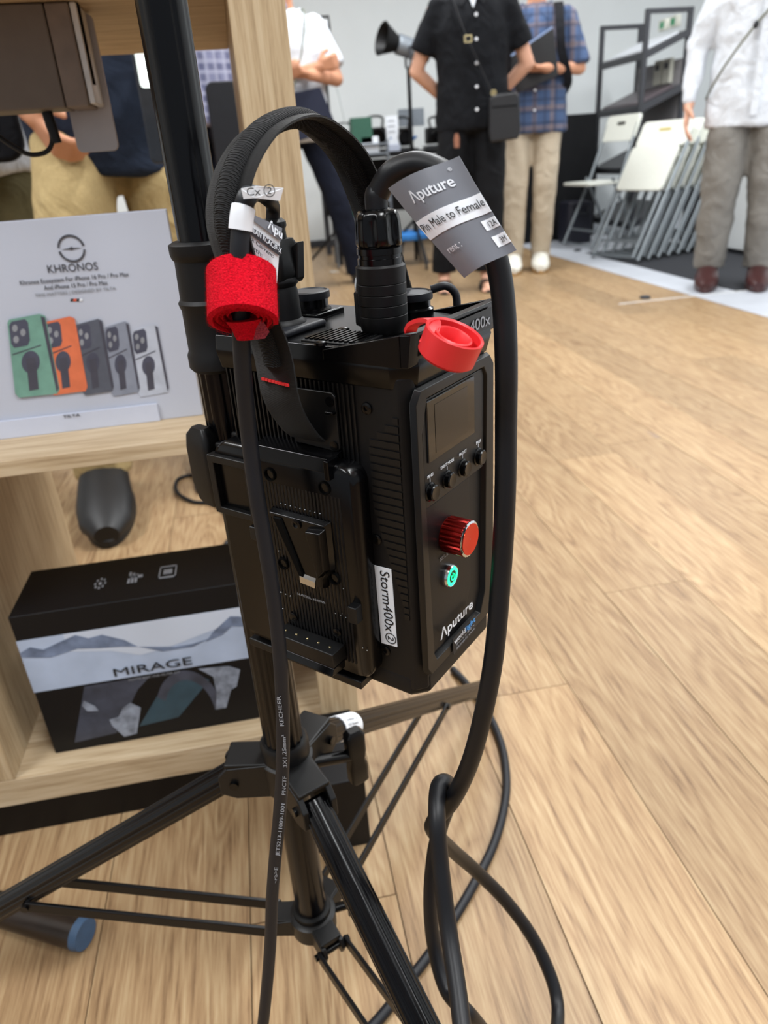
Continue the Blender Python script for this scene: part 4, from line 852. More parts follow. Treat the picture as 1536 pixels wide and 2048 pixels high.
ck = cloth('black_shirt_cotton', '#0d0f14', 10, .8); cw = cloth('white_shirt_cotton', '#ced3da', 8, 1.); cn_ = cloth('navy_shirt_cotton', '#1d2636', 9, .8)
cbk = cloth('black_trouser_cotton', '#0b0c10', 9, .8); cgr = cloth('grey_trouser_wool', '#77746f', 10, .8); cbe = cloth('beige_trouser_linen', '#b9ac98', 10, .8)
ckh = cloth('khaki_chino', '#a8946a', 9, .8); col = cloth('olive_trouser_cotton', '#5d563c', 9, .8); cdk = cloth('dark_navy_trousers', '#101524', 9, .8)
pl1 = plaid('blue_brown_plaid', '#3f5478', '#7b6a66', '#26324d', 10, 17); pl2 = plaid('lilac_check', '#7c7f9c', '#4a4d6c', '#a9abc0', 26, 40, .4)
ksh = plain('black_shoe_leather', '#101013', .5, ns=60); kbr = plain('burgundy_leather', '#3a1c1c', .35, 0, .5); kws = plain('white_sneaker_canvas', '#d8d6cc', .7); kgum = plain('gum_sole', '#a8824e', .6)
bgl = plain('bag_leather', '#15161a', .45, 0, .45, bump=.3, bs=300); kdn = cloth('dark_bag_nylon', '#14151a', 14, .6)
BK = (0, 1, 0)
# 1 black shirt, hands behind the back
p1, s1_ = person('person in black short-sleeved shirt and black trousers, hands behind back, wearing sandals', 1.235, 4.12, -13, 1.66, ((.07, .0), (-.17, .02)),
    ((.285, .05, 1.10), (.10, .17, .93), (0, -1, 0), .6), ((-.285, .05, 1.10), (-.08, .18, .92), (0, -1, 0), .6), ck, cbk, ksh, m_skin2, sleeve=.50, hem=.81, boxy=1.02, kind='sandal', cuff=.10, legr=1.15)
for i, z in enumerate((1.30, 1.20, 1.10, 1.0, .90)): B().lathe(V((.012, -.160-.002*i, z))*s1_, (0, -1, 0), [(.0075, 0), (.0075, .002), (.003, .003)], 14).build('shirt_button', m_lblw, p1, smooth=True)
B().loft([[V(p)*s1_ for p in r] for r in [[(-.035, -.098, 1.42), (.035, -.098, 1.42), (0, -.125, 1.33)], [(-.035, -.102, 1.42), (.035, -.102, 1.42), (0, -.130, 1.33)]]]).build('undershirt', cw, p1)
t = B(); t.loft([[V((x, y, z))*s1_ for x, z in [(.075, .745), (.215, .755), (.225, .80), (.215, .945), (.200, .962), (.085, .955), (.070, .94), (.066, .79)]] for y in (-.165, -.225)])
bg = pbuild(t, 'shoulder_bag', bgl, p1, bev=.012, seg=3); tag(bg, 'small black leather shoulder bag hanging at the hip of the black shirt', 'bag'); ORG[bg.name] = V((0, 0, 0))
B().tube(spline([V((.09, -.19, .955))*s1_, V((.03, -.185, 1.08))*s1_, V((-.05, -.18, 1.24))*s1_, V((-.10, -.145, 1.38))*s1_, V((-.11, -.02, 1.435))*s1_, V((-.05, .12, 1.30))*s1_, V((.10, .16, 1.05))*s1_, V((.20, -.05, .97))*s1_, V((.21, -.19, .95))*s1_], 6), 1, sq=[(.0015, -.013), (.0015, .013), (-.0015, .013), (-.0015, -.013)]).build('bag_strap', bgl, bg, smooth=True)
B().loftloop([[V((-.030+x, -.192, 1.20+z))*s1_ for x, z in rr(-.019, .019, -.016, .016, .004)], [V((-.030+x, -.198, 1.20+z))*s1_ for x, z in rr(-.019, .019, -.016, .016, .004)], [V((-.030+x, -.198, 1.20+z))*s1_ for x, z in rr(-.013, .013, -.010, .010, .003)], [V((-.030+x, -.192, 1.20+z))*s1_ for x, z in rr(-.013, .013, -.010, .010, .003)]]).build('buckle', m_brass, bg)
B().lathe(V((.09, -.215, .965))*s1_, (0, -1, 0), [(.014, 0), (.014, .004), (.009, .004), (.009, 0)], 20).build('strap_ring', m_brass, bg, smooth=True)
B().box(tuple(V((.083, -.229, .900))*s1_), tuple(V((.205, -.224, .905))*s1_)).build('flap_seam', m_gloss, bg)
kt_ = pbuild(B().loft([[V((x, y, z))*s1_ for x, z in [(-.105, .735), (-.08, .735), (-.078, .775), (-.085, .80), (-.10, .80), (-.107, .775)]] for y in (-.165, -.172)]), 'key_fob', plain('tan_leather', '#8a5a44', .5), p1); tag(kt_, 'small tan key fob hanging below the black shirt hem', 'key fob')
# 2 plaid shirt
p2, s2_ = person('person in blue plaid shirt and beige trousers holding a black folder', 1.76, 4.62, -20, 1.66, ((.06, .02), (-.11, -.03)),
    ((.25, -.02, 1.10), (.05, -.20, 1.10), (0, .3, 1), .9), ((-.235, .02, 1.10), (-.19, -.19, .98), (0, 0, 1), .8), pl1, cbe, kws, m_skin, sleeve=.75, hem=.78, boxy=1.02, cuff=.06, legr=.98, ss=1.3, hsh=kgum)
fo = pbuild(B().loft([[V((x, y, z))*s2_ for x, z in [(-.135, 1.17), (.085, 1.285), (.095, 1.27), (.125, 1.06), (-.10, .99), (-.14, 1.10)]] for y in (-.165, -.190)]), 'folder', plain('folder_black', '#0d0e12', .4), p2, bev=.002); tag(fo, 'black folder with blue paper edge held against the plaid shirt', 'folder'); ORG[fo.name] = V((0, 0, 0))
B().loft([[V((x, y, z))*s2_ for x, z in [(-.135, 1.172), (.085, 1.287), (.085, 1.295), (-.135, 1.182)]] for y in (-.168, -.186)]).build('paper_edge', plain('pale_blue_paper', '#8ea4cc', .5), fo)
bpk = pbuild(B().loft([[V((rx*x, .165+.08*yy, z))*s2_ for x, yy in [(cos(2*pi*i/20), sin(2*pi*i/20)) for i in range(20)]] for z, rx in ((.92, .12), (.95, .165), (1.25, .17), (1.36, .13), (1.39, .06))]), 'backpack', kdn, p2, smooth=True); tag(bpk, 'black backpack worn over the blue plaid shirt', 'backpack'); ORG[bpk.name] = V((0, 0, 0))
for q in (-1, 1): B().tube(spline([V((q*.115, .10, 1.38))*s2_, V((q*.12, -.02, 1.425))*s2_, V((q*.125, -.135, 1.33))*s2_, V((q*.14, -.160, 1.18))*s2_, V((q*.185, -.09, 1.04))*s2_, V((q*.17, .08, .98))*s2_], 6), 1, sq=[(.003, -.024), (.003, .024), (-.003, .024), (-.003, -.024)]).build('shoulder_strap', kdn, bpk, smooth=True)
for z in (.90, 1.0): B().lathe(V((.0, -.162, z))*s2_, (0, -1, 0), [(.006, 0), (.006, .002), (.002, .003)], 12).build('shirt_button', m_lblw, p2, smooth=True)
# 3 white long-sleeved shirt
p3, s3_ = person('person in white long-sleeved shirt, grey trousers and burgundy shoes at right', 2.41, 3.50, -33, 1.66, ((.13, .02), (-.11, .0)),
    ((.255, .02, 1.09), (.27, -.04, .83), (-1, 0, 0), .35), ((-.275, .02, 1.09), (-.285, -.05, .845), (1, 0, 0), .35), cw, cgr, kbr, m_skin2, sleeve=1, hem=.735, boxy=1.12, cuff=.09, legr=1.22, ss=1.35, fold=.03)
B().box(tuple(V((.075, -.166, 1.16))*s3_), tuple(V((.165, -.160, 1.26))*s3_)).build('chest_pocket', cw, p3, bev=.003)
B().box(tuple(V((-.016, -.164, .78))*s3_), tuple(V((.016, -.160, 1.38))*s3_)).build('button_placket', cw, p3, bev=.002)
cb = pbuild(B().tube(spline([V((.14, -.10, 1.40))*s3_, V((.06, -.170, 1.25))*s3_, V((-.05, -.180, 1.12))*s3_, V((-.15, -.165, .98))*s3_, V((-.205, -.08, .88))*s3_, V((-.19, .10, .90))*s3_, V((.0, .16, 1.15))*s3_, V((.13, .06, 1.41))*s3_], 8), .0045, 8), 'lanyard', plain('olive_cord', '#4f4d2e', .8), p3, smooth=True); tag(cb, 'thin olive cord slung across the white long-sleeved shirt', 'cord'); ORG[cb.name] = V((0, 0, 0))
B().ell(V((-.04, -.183, 1.13))*s3_, (.012, .010, .016), 10, 8).build('knot', m_ink, cb, smooth=True)
# 4 white T-shirt, arms crossed
p4, s4_ = person('person in white T-shirt and black trousers with forearms crossed, behind the shelf upright', .36, 4.70, 12, 1.70, ((.30, -.02), (-.06, .05)),
    ((.245, -.07, 1.10), (.03, -.235, 1.11), (0, .3, 1), 1.1), ((-.225, -.07, 1.08), (.10, -.195, 1.15), (0, 1, .2), 1.2), cw, cdk, ksh, m_skin, sleeve=.60, hem=.80, boxy=1.1, cuff=.05, legr=1.05)
nb = pbuild(B().loft([[V((x, y, z))*s4_ for x, z in [(-.08, 1.03), (.10, 1.055), (.175, .86), (-.07, .80)]] for y in (-.165, -.215)]), 'tote_bag', plain('navy_canvas', '#141a30', .85), p4, bev=.006); tag(nb, 'navy canvas pouch hanging in front of the white T-shirt behind the upright', 'bag'); ORG[nb.name] = V((0, 0, 0))
B().tube(spline([V((-.05, -.19, 1.04))*s4_, V((.02, -.175, 1.20))*s4_, V((.08, -.12, 1.38))*s4_, V((.09, .02, 1.42))*s4_, V((.0, .15, 1.2))*s4_, V((-.13, .10, 1.03))*s4_, V((-.08, -.18, 1.03))*s4_], 6), .004, 8).build('shoulder_cord', plain('grey_green_cord', '#6d7466', .8), nb, smooth=True)
# 5 checked shirt behind the stand
p5, s5_ = person('person in lilac checked shirt and dark trousers seen between stand and upright', -.105, 2.45, 5, 1.66, ((.10, .0), (-.10, .02)),
    ((.245, -.03, 1.06), (.11, -.22, .73), (0, .3, 1), .7), ((-.235, .02, 1.06), (-.13, -.17, .74), (0, .3, 1), .7), pl2, cdk, ksh, m_skin, sleeve=.7, hem=.83, boxy=1.08)
ph2 = pbuild(B().loft([[V((x+.085, y, z))*s5_ for x, z in rr(-.055, .055, .70, .925, .02)] for y in (-.262, -.282)]), 'tablet', plain('tablet_shell_black', '#191a1f', .35), p5, bev=.003); tag(ph2, 'dark tablet in a black case held in front of the lilac checked shirt', 'tablet')
# 6 navy shirt, khaki trousers
p6, s6_ = person('person in navy shirt and khaki trousers behind the poster, holding a camera', -.265, 1.92, 8, 1.62, ((.10, .04), (-.185, -.19)),
    ((.225, -.03, 1.08), (.13, -.215, 1.02), (0, .3, 1), .8), ((-.265, -.0, 1.06), (-.155, -.12, .875), (1, .2, 0), .9), cn_, ckh, ksh, m_skin, sleeve=.70, hem=.74, boxy=1.0, legr=1.15, ss=1.5)
cm = pbuild(B().loft([[V((x+.105, y, z))*s6_ for x, z in rr(-.040, .035, .76, .99, .012)] for y in (-.255, -.285)]), 'handheld_monitor', plain('clear_case', '#2a3038', .2, 0, .5), p6, bev=.003); tag(cm, 'dark handheld monitor with a bright white screen in front of the navy shirt', 'monitor'); ORG[cm.name] = V((0, 0, 0))
B().loft([[V((x+.105, y, z))*s6_ for x, z in rr(-.034, .029, .895, .975, .008)] for y in (-.2845, -.287)]).build('lit_screen', plain('lit_screen', '#e8f4f0', .3, emit=.9), cm)
# 7 white T-shirt, olive trousers
p7, s7_ = person('person in white T-shirt and olive trousers at the left edge behind the poster', -.66, 2.25, 10, 1.62, ((.10, .0), (-.11, .02)),
    ((.235, -.02, 1.08), (.275, -.075, .86), (-1, 0, 0), .5), ((-.245, .02, 1.10), (-.25, -.08, .86), (1, 0, 0), .4), cw, col, ksh, m_skin, sleeve=.65, hem=.76, boxy=1.1, legr=1.15)
wb = pbuild(B().loft([[V((x, y, z))*s7_ for x, z in rr(-.20, .14, .79, .99, .05)] for y in (-.155, -.235)]), 'waist_bag', kdn, p7, bev=.012, seg=3); tag(wb, 'black bag with a purple badge worn in front of the white T-shirt at left', 'bag'); ORG[wb.name] = V((0, 0, 0))
B().lathe(V((.075, -.235, .875))*s7_, (0, -1, 0), [(.016, 0), (.016, .003), (.004, .004)], 14).build('purple_badge', plain('purple_badge', '#7a2fa8', .4, emit=.1), wb, smooth=True)
B().tube(spline([V((.10, -.17, .97))*s7_, V((.17, -.12, 1.10))*s7_, V((.12, -.12, 1.36))*s7_, V((.10, .03, 1.43))*s7_, V((-.05, .16, 1.15))*s7_, V((-.20, -.05, .95))*s7_], 6), 1, sq=[(.002, -.016), (.002, .016), (-.002, .016), (-.002, -.016)]).build('bag_strap', kdn, wb, smooth=True)

# ------------------------------------------------------------------ background furniture
def folding_chair(opened):
    t = thing('folding_chair', (0, 0, 0), 'x', 'chair'); ORG[t.name] = V((0, 0, 0))
    W_ = .205
    if not opened:   # flat: frame in the xz plane, seat folded against it, facing -y
        for s in (-1, 1):
            B().tube([(s*W_, 0, .012), (s*W_, 0, .80), (s*.17, -.002, .88)], .0115, 10).build('side_tube', m_chg, t, smooth=True)
            B().tube([(s*.175, -.024, .02), (s*.175, -.024, .42), (s*.180, -.022, .50)], .0105, 10).build('rear_leg', m_chg, t, smooth=True)
            B().cyl((s*.20, -.04, .47), (s*.20, .01, .47), .012, n=12).build('rivet', m_chr, t, smooth=True)
        B().loft([[(x, y, z) for x, z in rr(-.195, .195, .46, .755, .03)] for y in (-.048, -.030)]).build('seat', m_chw, t, bev=.004)
        bk = B().loft([[(x, y, z) for x, z in rr(-.205, .205, .765, .935, .03)] for y in (-.022, .004)]).build('backrest', m_chw, t, bev=.004)
        B().loft([[(x, y, z) for x, z in rr(-.05, .05, .865, .885, .008)] for y in (-.0235, -.0215)]).build('handle_slot', plain('ochre_slot', '#b8a860', .7), bk)
    else:
        for s in (-1, 1):
            B().tube([(s*W_, -.20, .012), (s*W_, .02, .48), (s*.19, .16, .88)], .0115, 10).build('side_tube', m_chg, t, smooth=True)
            B().tube([(s*.18, .24, .012), (s*.18, -.03, .50)], .0105, 10).build('rear_leg', m_chg, t, smooth=True)
        B().loft([[(x, y, z) for x, y in rr(-.19, .19, -.24, .12, .03)] for z in (.455, .475)]).build('seat', m_chw, t, bev=.004)
        bk = B().loft([[(x, y+(z-.74)*.32+.115, z) for x, z in rr(-.205, .205, .74, .915, .03)] for y in (-.012, .012)]).build('backrest', m_chw, t, bev=.004)
        B().loft([[(x, y+(z-.74)*.32+.115, z) for x, z in rr(-.05, .05, .85, .87, .008)] for y in (-.014, -.0115)]).build('handle_slot', m_slotd, bk)
    for z in (.13, .03): B().tube([(-W_, -.2*.0 if not opened else -.2+.46*z, z), (W_, -.2*.0 if not opened else -.2+.46*z, z)], .008, 8).build('cross_tube', m_chg, t, smooth=True)
    return t
fc0 = folding_chair(False)
wd_ = ['nearest', 'second', 'third', 'fourth', 'fifth', 'sixth', 'seventh', 'last']
bc = atz(1236, 521)
for i in range(8):
    o = fc0 if i == 0 else copy_tree(fc0)
    o['label'] = ('folded white plastic chair in front of the leaning row, its seat fully visible', 'folded white chair, %s from the front of the leaning row' % wd_[i])[i > 0]
    if i == 7: o['label'] = 'folded white chair at the back of the leaning row, beside the grey trousers'
    o.scale = (.95, .95, .95)
    o['group'] = 'folded chairs leaning in a row'
    o.rotation_euler = (radians(-28), 0, radians(-70+.6*(i % 2))); o.location = V((bc.x-.03+.088*i, bc.y+.035*i, .004))
oc = folding_chair(True); oc['label'] = 'white folding chair standing open in front of the dark rack'
q = atz(1196, 492); oc.location = V((q.x, q.y, 0)); oc.rotation_euler = (0, 0, radians(-82)); oc.scale = (.92, .92, .94)
# rack
rk = thing('display_rack', (3.08, 5.92, 0), 'dark steel display rack with sloping shelves behind the folding chairs', 'rack')
xa, xb, ya, yb = 2.93, 3.25, 5.57, 6.27
for x, y in ((xa, ya), (xb, ya), (xa, yb), (xb, yb)): B().box((x-.016, y-.016, 0), (x+.016, y+.016, 1.5)).build('post', m_rack, rk, bev=.002)
for y in (ya, yb): B().box((xa+.016, y-.014, 1.47), (xb-.016, y+.014, 1.5)).build('top_bar', m_rack, rk, bev=.002)
for z in (.08, .46, .87, 1.20):
    B().loft([[(xa-.01, ya, z), (xb, ya, z+.14), (xb, ya, z+.17), (xa-.01, ya, z+.045)], [(xa-.01, yb, z), (xb, yb, z+.14), (xb, yb, z+.17), (xa-.01, yb, z+.045)]]).build('sloping_shelf', m_rack, rk, bev=.002)
    for y in (ya, yb): B().loft([[(xa, y-.02, z), (xa, y+.02, z), (xa, y+.02, z+.045), (xa, y-.02, z+.045)], [(xb, y-.02, z+.13), (xb, y+.02, z+.13), (xb, y+.02, z+.175), (xb, y-.02, z+.175)]]).build('shelf_bracket', m_rack, rk)
B().box((xb-.012, ya+.016, .5), (xb-.002, yb-.016, 1.2)).build('rear_panel', plain('grey_panel', '#8b898c', .6), rk)
def slant(x0, x1, y0, y1, z, h, name, mt, label, cat, gr=None):
    f = lambda x: z+.048+(x-xa)*.125/.32
    o = B().loft([[(x0, y0, f(x0)), (x1, y0, f(x1)), (x1, y0, f(x1)+h), (x0, y0, f(x0)+h)], [(x0, y1, f(x0)), (x1, y1, f(x1)), (x1, y1, f(x1)+h), (x0, y1, f(x0)+h)]]).build(name, mt, None, bev=.002)
    return tag(o, label, cat, gr)
slant(2.95, 3.20, 5.62, 6.2, 1.20, .012, 'leaflet_stack', m_lblw, 'white paper sheets spread on the top sloping shelf of the rack', 'papers')
slant(2.95, 3.20, 5.62, 6.22, .87, .014, 'photo_book', plain('brown_book', '#5d5358', .4), 'dark open brochure on the middle sloping shelf of the rack', 'brochure')
for i in range(2): 
    o = B().box((3.205, 5.70+.13*i, 1.10-.045), (3.235, 5.80+.13*i, 1.26-.045)).build('small_carton', plain('pale_carton', '#b9b9ae', .6), None, bev=.002)
    tag(o, ('small pale carton with dark print at the front of the rack shelf', 'small pale carton with dark print, second on the rack shelf')[i], 'box', 'small cartons on the rack'); ORG[o.name] = V(o.location)
    B().box((3.203, 5.72+.13*i, 1.15), (3.2048, 5.78+.13*i, 1.19)).build('dark_print', m_inkd, o)
    o = B().box((3.20, 5.66+.15*i, 1.40), (3.235, 5.76+.15*i, 1.47)).build('small_carton', plain('cream_carton', '#cfd0c4', .6), None, bev=.002); ORG[o.name] = V(o.location)
    tag(o, ('cream carton with green print at top front of the rack', 'cream carton with green print beside its twin on the rack top')[i], 'box', 'cream cartons on the rack top')
    B().box((3.198, 5.685+.15*i, 1.415), (3.1998, 5.735+.15*i, 1.455)).build('green_print', m_grn, o)
gb = B().loft([[(2.70+.05*i, 5.7, z) for i, z in enumerate((.03, .03))]+[(2.86, 5.7, .42), (2.72, 5.7, .42)], [(2.70, 6.1, .03), (2.75, 6.1, .03), (2.86, 6.1, .42), (2.72, 6.1, .42)]])
# draped table and things on it
dt_ = thing('draped_table', (2.55, 6.25, 0), 'table under a black cloth near the back wall', 'table')
B().box((1.96, 5.95, .86), (2.76, 6.75, .89)).build('tabletop', m_rack, dt_)
b = B(); NN = 60; per = []
for i in range(NN):
    u = i/NN*4; k = int(u); f = u-k; cx0 = [(1.95, 5.94), (2.77, 5.94), (2.77, 6.76), (1.95, 6.76)]; p, q2 = V((*cx0[k], 0)), V((*cx0[(k+1) % 4], 0)); per.append(p*(1-f)+q2*f)
cc = V((2.36, 6.35, 0)); rings = []
for z, o_ in ((.02, .035), (.45, .018), (.89, .0), (.900, -.004)): rings.append([V((p.x, p.y, z))+(p-cc).normalized()*o_*(1+.9*sin(i*1.9)) for i, p in enumerate(per)])
b.loft(rings).build('table_cloth', m_blkc, dt_, smooth=True, ang=80)
for i, (x, y, mt, lab) in enumerate(((2.38, 6.1, m_lblw, 'white small product standing on the black draped table'), (2.50, 6.05, m_yel, 'amber small product lying on the black draped table'))):
    o = B().loft([[(x+.06*px_, y+.05*py_, .901) for px_, py_ in rr(-1, 1, -1, 1, .4)], [(x+.05*px_, y+.04*py_, .901+(.07, .035)[i]) for px_, py_ in rr(-1, 1, -1, 1, .4)]]).build('small_device', m_lblw if i == 0 else plain('amber_plastic', '#b9974e', .5), None, smooth=True); tag(o, lab, 'product')
cs = B().loft([[(x, y, z) for x, y in rr(2.44, 2.64, 5.62, 5.84, .03)] for z in (.0, .30)]).build('equipment_case', plain('dark_case', '#1b1c28', .5), None, bev=.012, seg=3); tag(cs, 'dark hard equipment case on the floor beside the black draped table', 'case'); ORG[cs.name] = V(cs.location)
B().tube([(2.49, 5.615, .26), (2.49, 5.60, .22), (2.59, 5.60, .22), (2.59, 5.615, .26)], .006, 8).build('case_handle', m_rack, cs, smooth=True)
sb2 = thing('gear_bag', (3.05, 4.15, 0), 'grey soft equipment bag on the black carpet behind the grey trousers', 'bag')
q = atz(1440, 520); sb2.location = V((q.x+.36, q.y+.62, 0)); ORG[sb2.name] = V(sb2.location); X0, Y0 = q.x+.36, q.y+.62
o = B().loft([[(X0+sx*x, Y0+sy*y, z) for x, y in rr(-.22, .22, -.13, .13, .06)] for z, sx, sy in ((.004, .96, .96), (.06, 1.02, 1.04), (.28, 1, 1), (.36, .93, .8), (.40, .8, .5))]).build('bag_body', cloth('grey_nylon', '#5a5960', 12, .6), sb2, smooth=True)
B().tube(spline([(X0-.12, Y0-.03, .39), (X0-.08, Y0-.03, .48), (X0+.08, Y0-.03, .48), (X0+.12, Y0-.03, .39)], 6), .012, 8).build('carry_handle', m_ink, sb2, smooth=True)
wc = thing('white_cabinet', (3.35, 4.35, 0), 'low white cabinet on a dark foot at the far right', 'cabinet')
q = atz(1518, 522); X0, Y0 = q.x+.06, q.y-.05
B().box((X0, Y0, .03), (X0+.9, Y0+.5, .72)).build('carcass', m_white, wc, bev=.004); B().box((X0+.02, Y0+.02, .003), (X0+.88, Y0+.48, .03)).build('foot', m_rack, wc)
wc.location = V((X0+.45, Y0+.25, 0)); 
for c in wc.children: c.location = c.location-V((X0+.45-3.35, Y0+.25-4.35, 0))
# gear table behind the people
gt = thing('gear_table', (1.15, 6.0, 0), 'black table crowded with camera rigs at the back of the room', 'table')
B().box((.62, 5.75, .70), (1.72, 6.4, .735)).build('tabletop', m_boxk, gt, bev=.003)
for x in (.66, 1.68):
    for y in (5.79, 6.36): B().box((x-.02, y-.02, 0), (x+.02, y+.02, .70)).build('leg', m_rack, gt)
B().box((.66, 6.33, .30), (1.68, 6.35, .69)).build('modesty_panel', m_boxk, gt)
def rig(x, y, z, lab, gr, k, s=1.):
    t = thing('camera_rig', (x, y, z), lab, 'camera', gr)
    B().loft([[(x+px_*s, y+yy, z+.03+pz*s) for px_, pz in rr(-.065, .065, .0, .11, .015)] for yy in (-.04*s, .05*s)]).build('camera_body', m_blkm, t, bev=.004)
    B().lathe((x, y-.04*s, z+.03+.055*s), (0, -1, 0), [(.036*s, 0), (.040*s, .02*s), (.040*s, .06*s), (.046*s, .08*s), (.040*s, .085*s), (.034*s, .06*s)], 24).build('lens', m_gloss, t, smooth=True)
    B().box((x-.075*s, y-.05*s, z), (x+.075*s, y+.08*s, z+.022)).build('base_plate', m_rack, t, bev=.003)
    B().tube(spline([(x-.03*s, y, z+.03+.11*s), (x-.035*s, y, z+.06+.14*s), (x+.05*s, y, z+.06+.14*s), (x+.05*s, y, z+.03+.11*s)], 5), .008, 8).build('top_handle', m_gloss, t, smooth=True)
    B().cyl((x+.066*s, y, z+.06), (x+.10*s, y-.02, z+.09), .010, n=12).build('blue_knob', m_blue, t, smooth=True)
for i, (x, y, s) in enumerate(((.80, 5.95, 1.), (1.02, 5.88, 1.2), (1.24, 5.98, 1.1), (1.48, 5.92, 1.))): rig(x, y, .736, ('black camera rig at the left end of the gear table', 'larger black camera rig, second from left on the gear table', 'black camera rig in the middle of the gear table', 'black camera rig at the right end of the gear table')[i], 'camera rigs on the gear table', i, s)
mt_ = thing('field_monitor', (1.36, 6.2, .736), 'grey monitor on a short stand at the back of the gear table', 'monitor')
B().box((1.27, 6.19, .90), (1.47, 6.22, 1.02)).build('screen_housing', m_silv, mt_, bev=.003); B().cyl((1.37, 6.20, .75), (1.37, 6.20, .90), .010, n=12).build('post', m_rack, mt_, smooth=True); B().lathe((1.37, 6.20, .736), (0, 0, 1), [(.05, 0), (.05, .012), (.012, .016)], 24).build('base', m_rack, mt_, smooth=True)
q = aty(783, 235, 5.86); sg = thing('sign_holder', (q.x, 5.86, .736), 'white paper sign in a clear stand on the gear table', 'sign')
B().box((q.x-.045, 5.855, .78), (q.x+.045, 5.860, .965)).build('sheet', m_lblw, sg); B().box((q.x-.05, 5.84, .736), (q.x+.05, 5.88, .782)).build('holder_base', m_acr, sg, bev=.003)
for i in range(3): B().box((q.x-.03, 5.853, .93-.035*i), (q.x+.02, 5.8545, .938-.035*i)).build('printed_line', m_inkg, sg)
# green and white product cartons left of the table
for i, (px, py, wx, hz_, mt2, lab) in enumerate(((722, 262, .07, .16, plain('dull_green_card', '#2c5a49', .6), 'green topped carton standing on the floor stack behind the strap'), (690, 385, .06, .13, m_org, 'orange carton low behind the black strap'), (690, 418, .06, .10, m_grn, 'green carton below the orange carton behind the strap'), (738, 290, .06, .10, m_lblw, 'white carton on the gear table edge'))):
    q = aty(px, py, 5.5)
    o = B().box((q.x-wx, 5.45, q.z-hz_/2), (q.x+wx, 5.55, q.z+hz_/2)).build('product_carton', mt2, None, bev=.003); tag(o, lab, 'box')
st2 = thing('carton_stand', (.72, 5.5, 0), 'slim grey display stand with cartons behind the black strap', 'stand')
zs = sorted([aty(722, 262, 5.5).z-.08, aty(690, 385, 5.5).z-.065, aty(690, 418, 5.5).z-.05, aty(738, 290, 5.5).z-.05])
xs_ = [aty(p[0], p[1], 5.5).x for p in ((690, 400), (738, 280))]
for z in (zs[0], zs[1], zs[2], zs[3]): B().box((min(xs_)-.08, 5.42, z-.012), (max(xs_)+.12, 5.58, z-.001)).build('tray', m_silv, st2)
for x in (min(xs_)-.085, max(xs_)+.125): B().box((x-.008, 5.49, 0), (x+.008, 5.51, max(zs)+.02)).build('post', m_silv, st2)
# stool
q = atz(822, 528); tl = thing('stool', (q.x, q.y, 0), 'small black stool with a blue seat behind the black trousers', 'stool')
B().lathe((q.x, q.y, .17), (0, 0, 1), [(.14, 0), (.15, .01), (.15, .035), (.13, .05)], 28).build('seat', m_blue, tl, smooth=True)
for a in (45, 135, 225, 315): B().cyl((q.x+.09*cos(radians(a)), q.y+.09*sin(radians(a)), .17), (q.x+.14*cos(radians(a)), q.y+.14*sin(radians(a)), .0), .010, n=10).build('leg', m_rack, tl, smooth=True)
# spotlight with snoot
c = aty(815, 95, 5.3); gx, gy, gz = c
sl = thing('studio_spotlight', (gx, gy, 0), 'grey studio spotlight with a black snoot on a tall stand', 'lamp')
ax2 = V((-.93, -.25, .27)).normalized()
B().lathe(V(c)-ax2*.06, ax2, [(.045, 0), (.058, .006), (.058, .13), (.050, .14)], 32).build('lamp_body', m_silv, sl, smooth=True)
B().lathe(V(c)-ax2*.15, ax2, [(.050, 0), (.055, .01), (.055, .085), (.045, .09)], 32).build('rear_housing', m_rack, sl, smooth=True)
B().lathe(V(c)+ax2*.08, ax2, [(.048, 0), (.050, .01), (.092, .10), (.096, .105), (.092, .106), (.05, .03)], 36).build('snoot', m_blkm, sl, smooth=True)
B().tube([V(c)+V((0, -.07, 0)), V(c)+V((.0, -.07, -.10)), V(c)+V((0, 0, -.12)), V(c)+V((0, .07, -.10)), V(c)+V((0, .07, 0))], .008, 8).build('yoke', m_rack, sl, smooth=True)
B().cyl(V(c)+V((0, 0, -.12)), (gx, gy, .03), .013, n=16).build('pole', m_blk, sl, smooth=True)
for a in (30, 150, 270): B().cyl((gx, gy, .30), (gx+.32*cos(radians(a)), gy+.32*sin(radians(a)), .012), .009, n=10).build('leg', m_blk, sl, smooth=True)
# LED panel lamp
c = aty(644, 70, 5.4); gx, gy, gz = c
ll = thing('led_panel_lamp', (gx, gy, 0), 'small black panel lamp with a round amber face on a stand', 'lamp')
B().box((gx-.055, gy-.03, gz-.10), (gx+.055, gy+.03, gz+.03)).build('housing', m_blkm, ll, bev=.006)
B().lathe((gx, gy-.030, gz-.035), (0, -1, 0), [(.042, 0), (.042, .003), (.01, .004)], 32).build('amber_disc', m_yel, ll, smooth=True)
B().tube([(gx-.05, gy, gz+.03), (gx-.05, gy, gz+.095), (gx+.05, gy, gz+.095), (gx+.05, gy, gz+.03)], .009, 8).build('handle', m_blkm, ll, smooth=True)
B().box((gx-.04, gy-.012, gz+.045), (gx+.04, gy+.012, gz+.075)).build('white_badge', m_lblw, ll, bev=.002)
B().cyl((gx, gy, gz-.10), (gx, gy, .03), .012, n=16).build('pole', m_blk, ll, smooth=True)
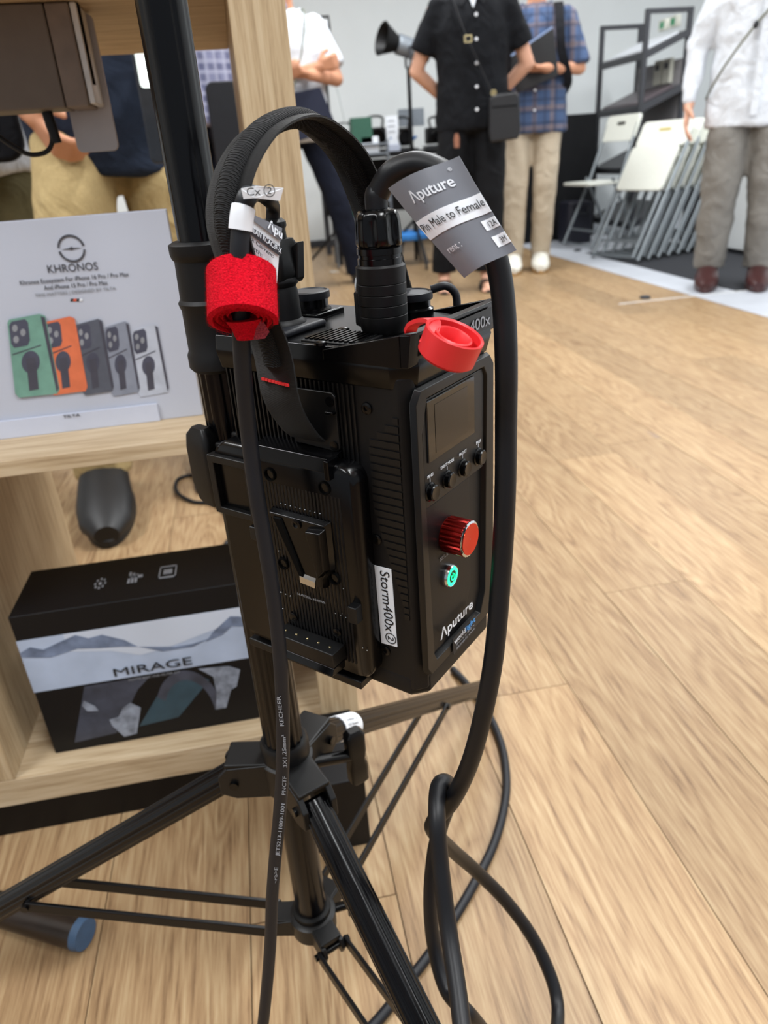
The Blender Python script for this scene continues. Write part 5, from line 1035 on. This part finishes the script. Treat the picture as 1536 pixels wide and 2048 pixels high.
for a in (30, 150, 270): B().cyl((gx, gy, .28), (gx+.30*cos(radians(a)), gy+.30*sin(radians(a)), .012), .009, n=10).build('leg', m_blk, ll, smooth=True)
q1, q2 = aty(664, 140, 5.4), aty(690, 245, 5.4)
wcab = B().tube(spline([(gx+.05, gy, gz-.08), tuple(q1), tuple(q2), (q2.x+.05, 5.4, .40), (q2.x+.02, 5.35, .006), (q2.x-.2, 5.3, .006)], 8), .005, 8).build('lamp_cable', plain('pale_grey_cable', '#b8bfc0', .6), None, smooth=True); tag(wcab, 'pale grey cable hanging from the amber panel lamp', 'cable')
# grey cabinet seen behind the left-hand people, with a small appliance in front
gc = thing('grey_cabinet', (-.9, 3.6, 0), 'light grey cabinet behind the two people at left', 'cabinet')
B().box((-1.6, 3.4, .05), (-.35, 3.95, .74)).build('carcass', m_white, gc, bev=.004); B().box((-1.6, 3.42, .0), (-.35, 3.93, .05)).build('plinth', m_rack, gc)
for i in range(3): dr = B().box((-1.585+.415*i, 3.39, .065), (-1.19+.415*i, 3.4, .725)).build('door', m_white, gc, bev=.002); B().box((-1.23+.415*i, 3.378, .40), (-1.215+.415*i, 3.39, .52)).build('handle', m_chr, dr)
db = thing('display_board', (-1.0, 4.0, .74), 'dark navy display board standing above the light grey cabinet', 'board')
B().box((-1.5, 3.80, .741), (-.45, 3.83, 1.25)).build('panel', plain('navy_panel', '#0f1420', .6), db, bev=.002); B().box((-1.5, 3.78, .741), (-.45, 3.86, .76)).build('foot', m_rack, db)
gp = B().loft([[(x, y, z) for x, z in rr(-.66, -.50, .02, .50, .02)] for y in (2.90, 3.12)]).build('grey_crate', plain('blue_grey_crate', '#7c8896', .35), None, bev=.008); tag(gp, 'blue grey plastic crate on the floor between the two left people', 'crate')
# lens caps of small floor litter
for i, (x, y) in enumerate(((1290, 597), (1155, 502))):
    q = atz(x, y, .0); o = B().lathe((q.x, q.y, .0015), (0, 0, 1), [(.026, 0), (.026, .008), (.018, .012)], 20).build('floor_socket', m_rack, None, smooth=True); tag(o, ('small dark floor socket beside the pale joint strip', 'small dark floor socket on the grey tiles near the chair')[i], 'socket')
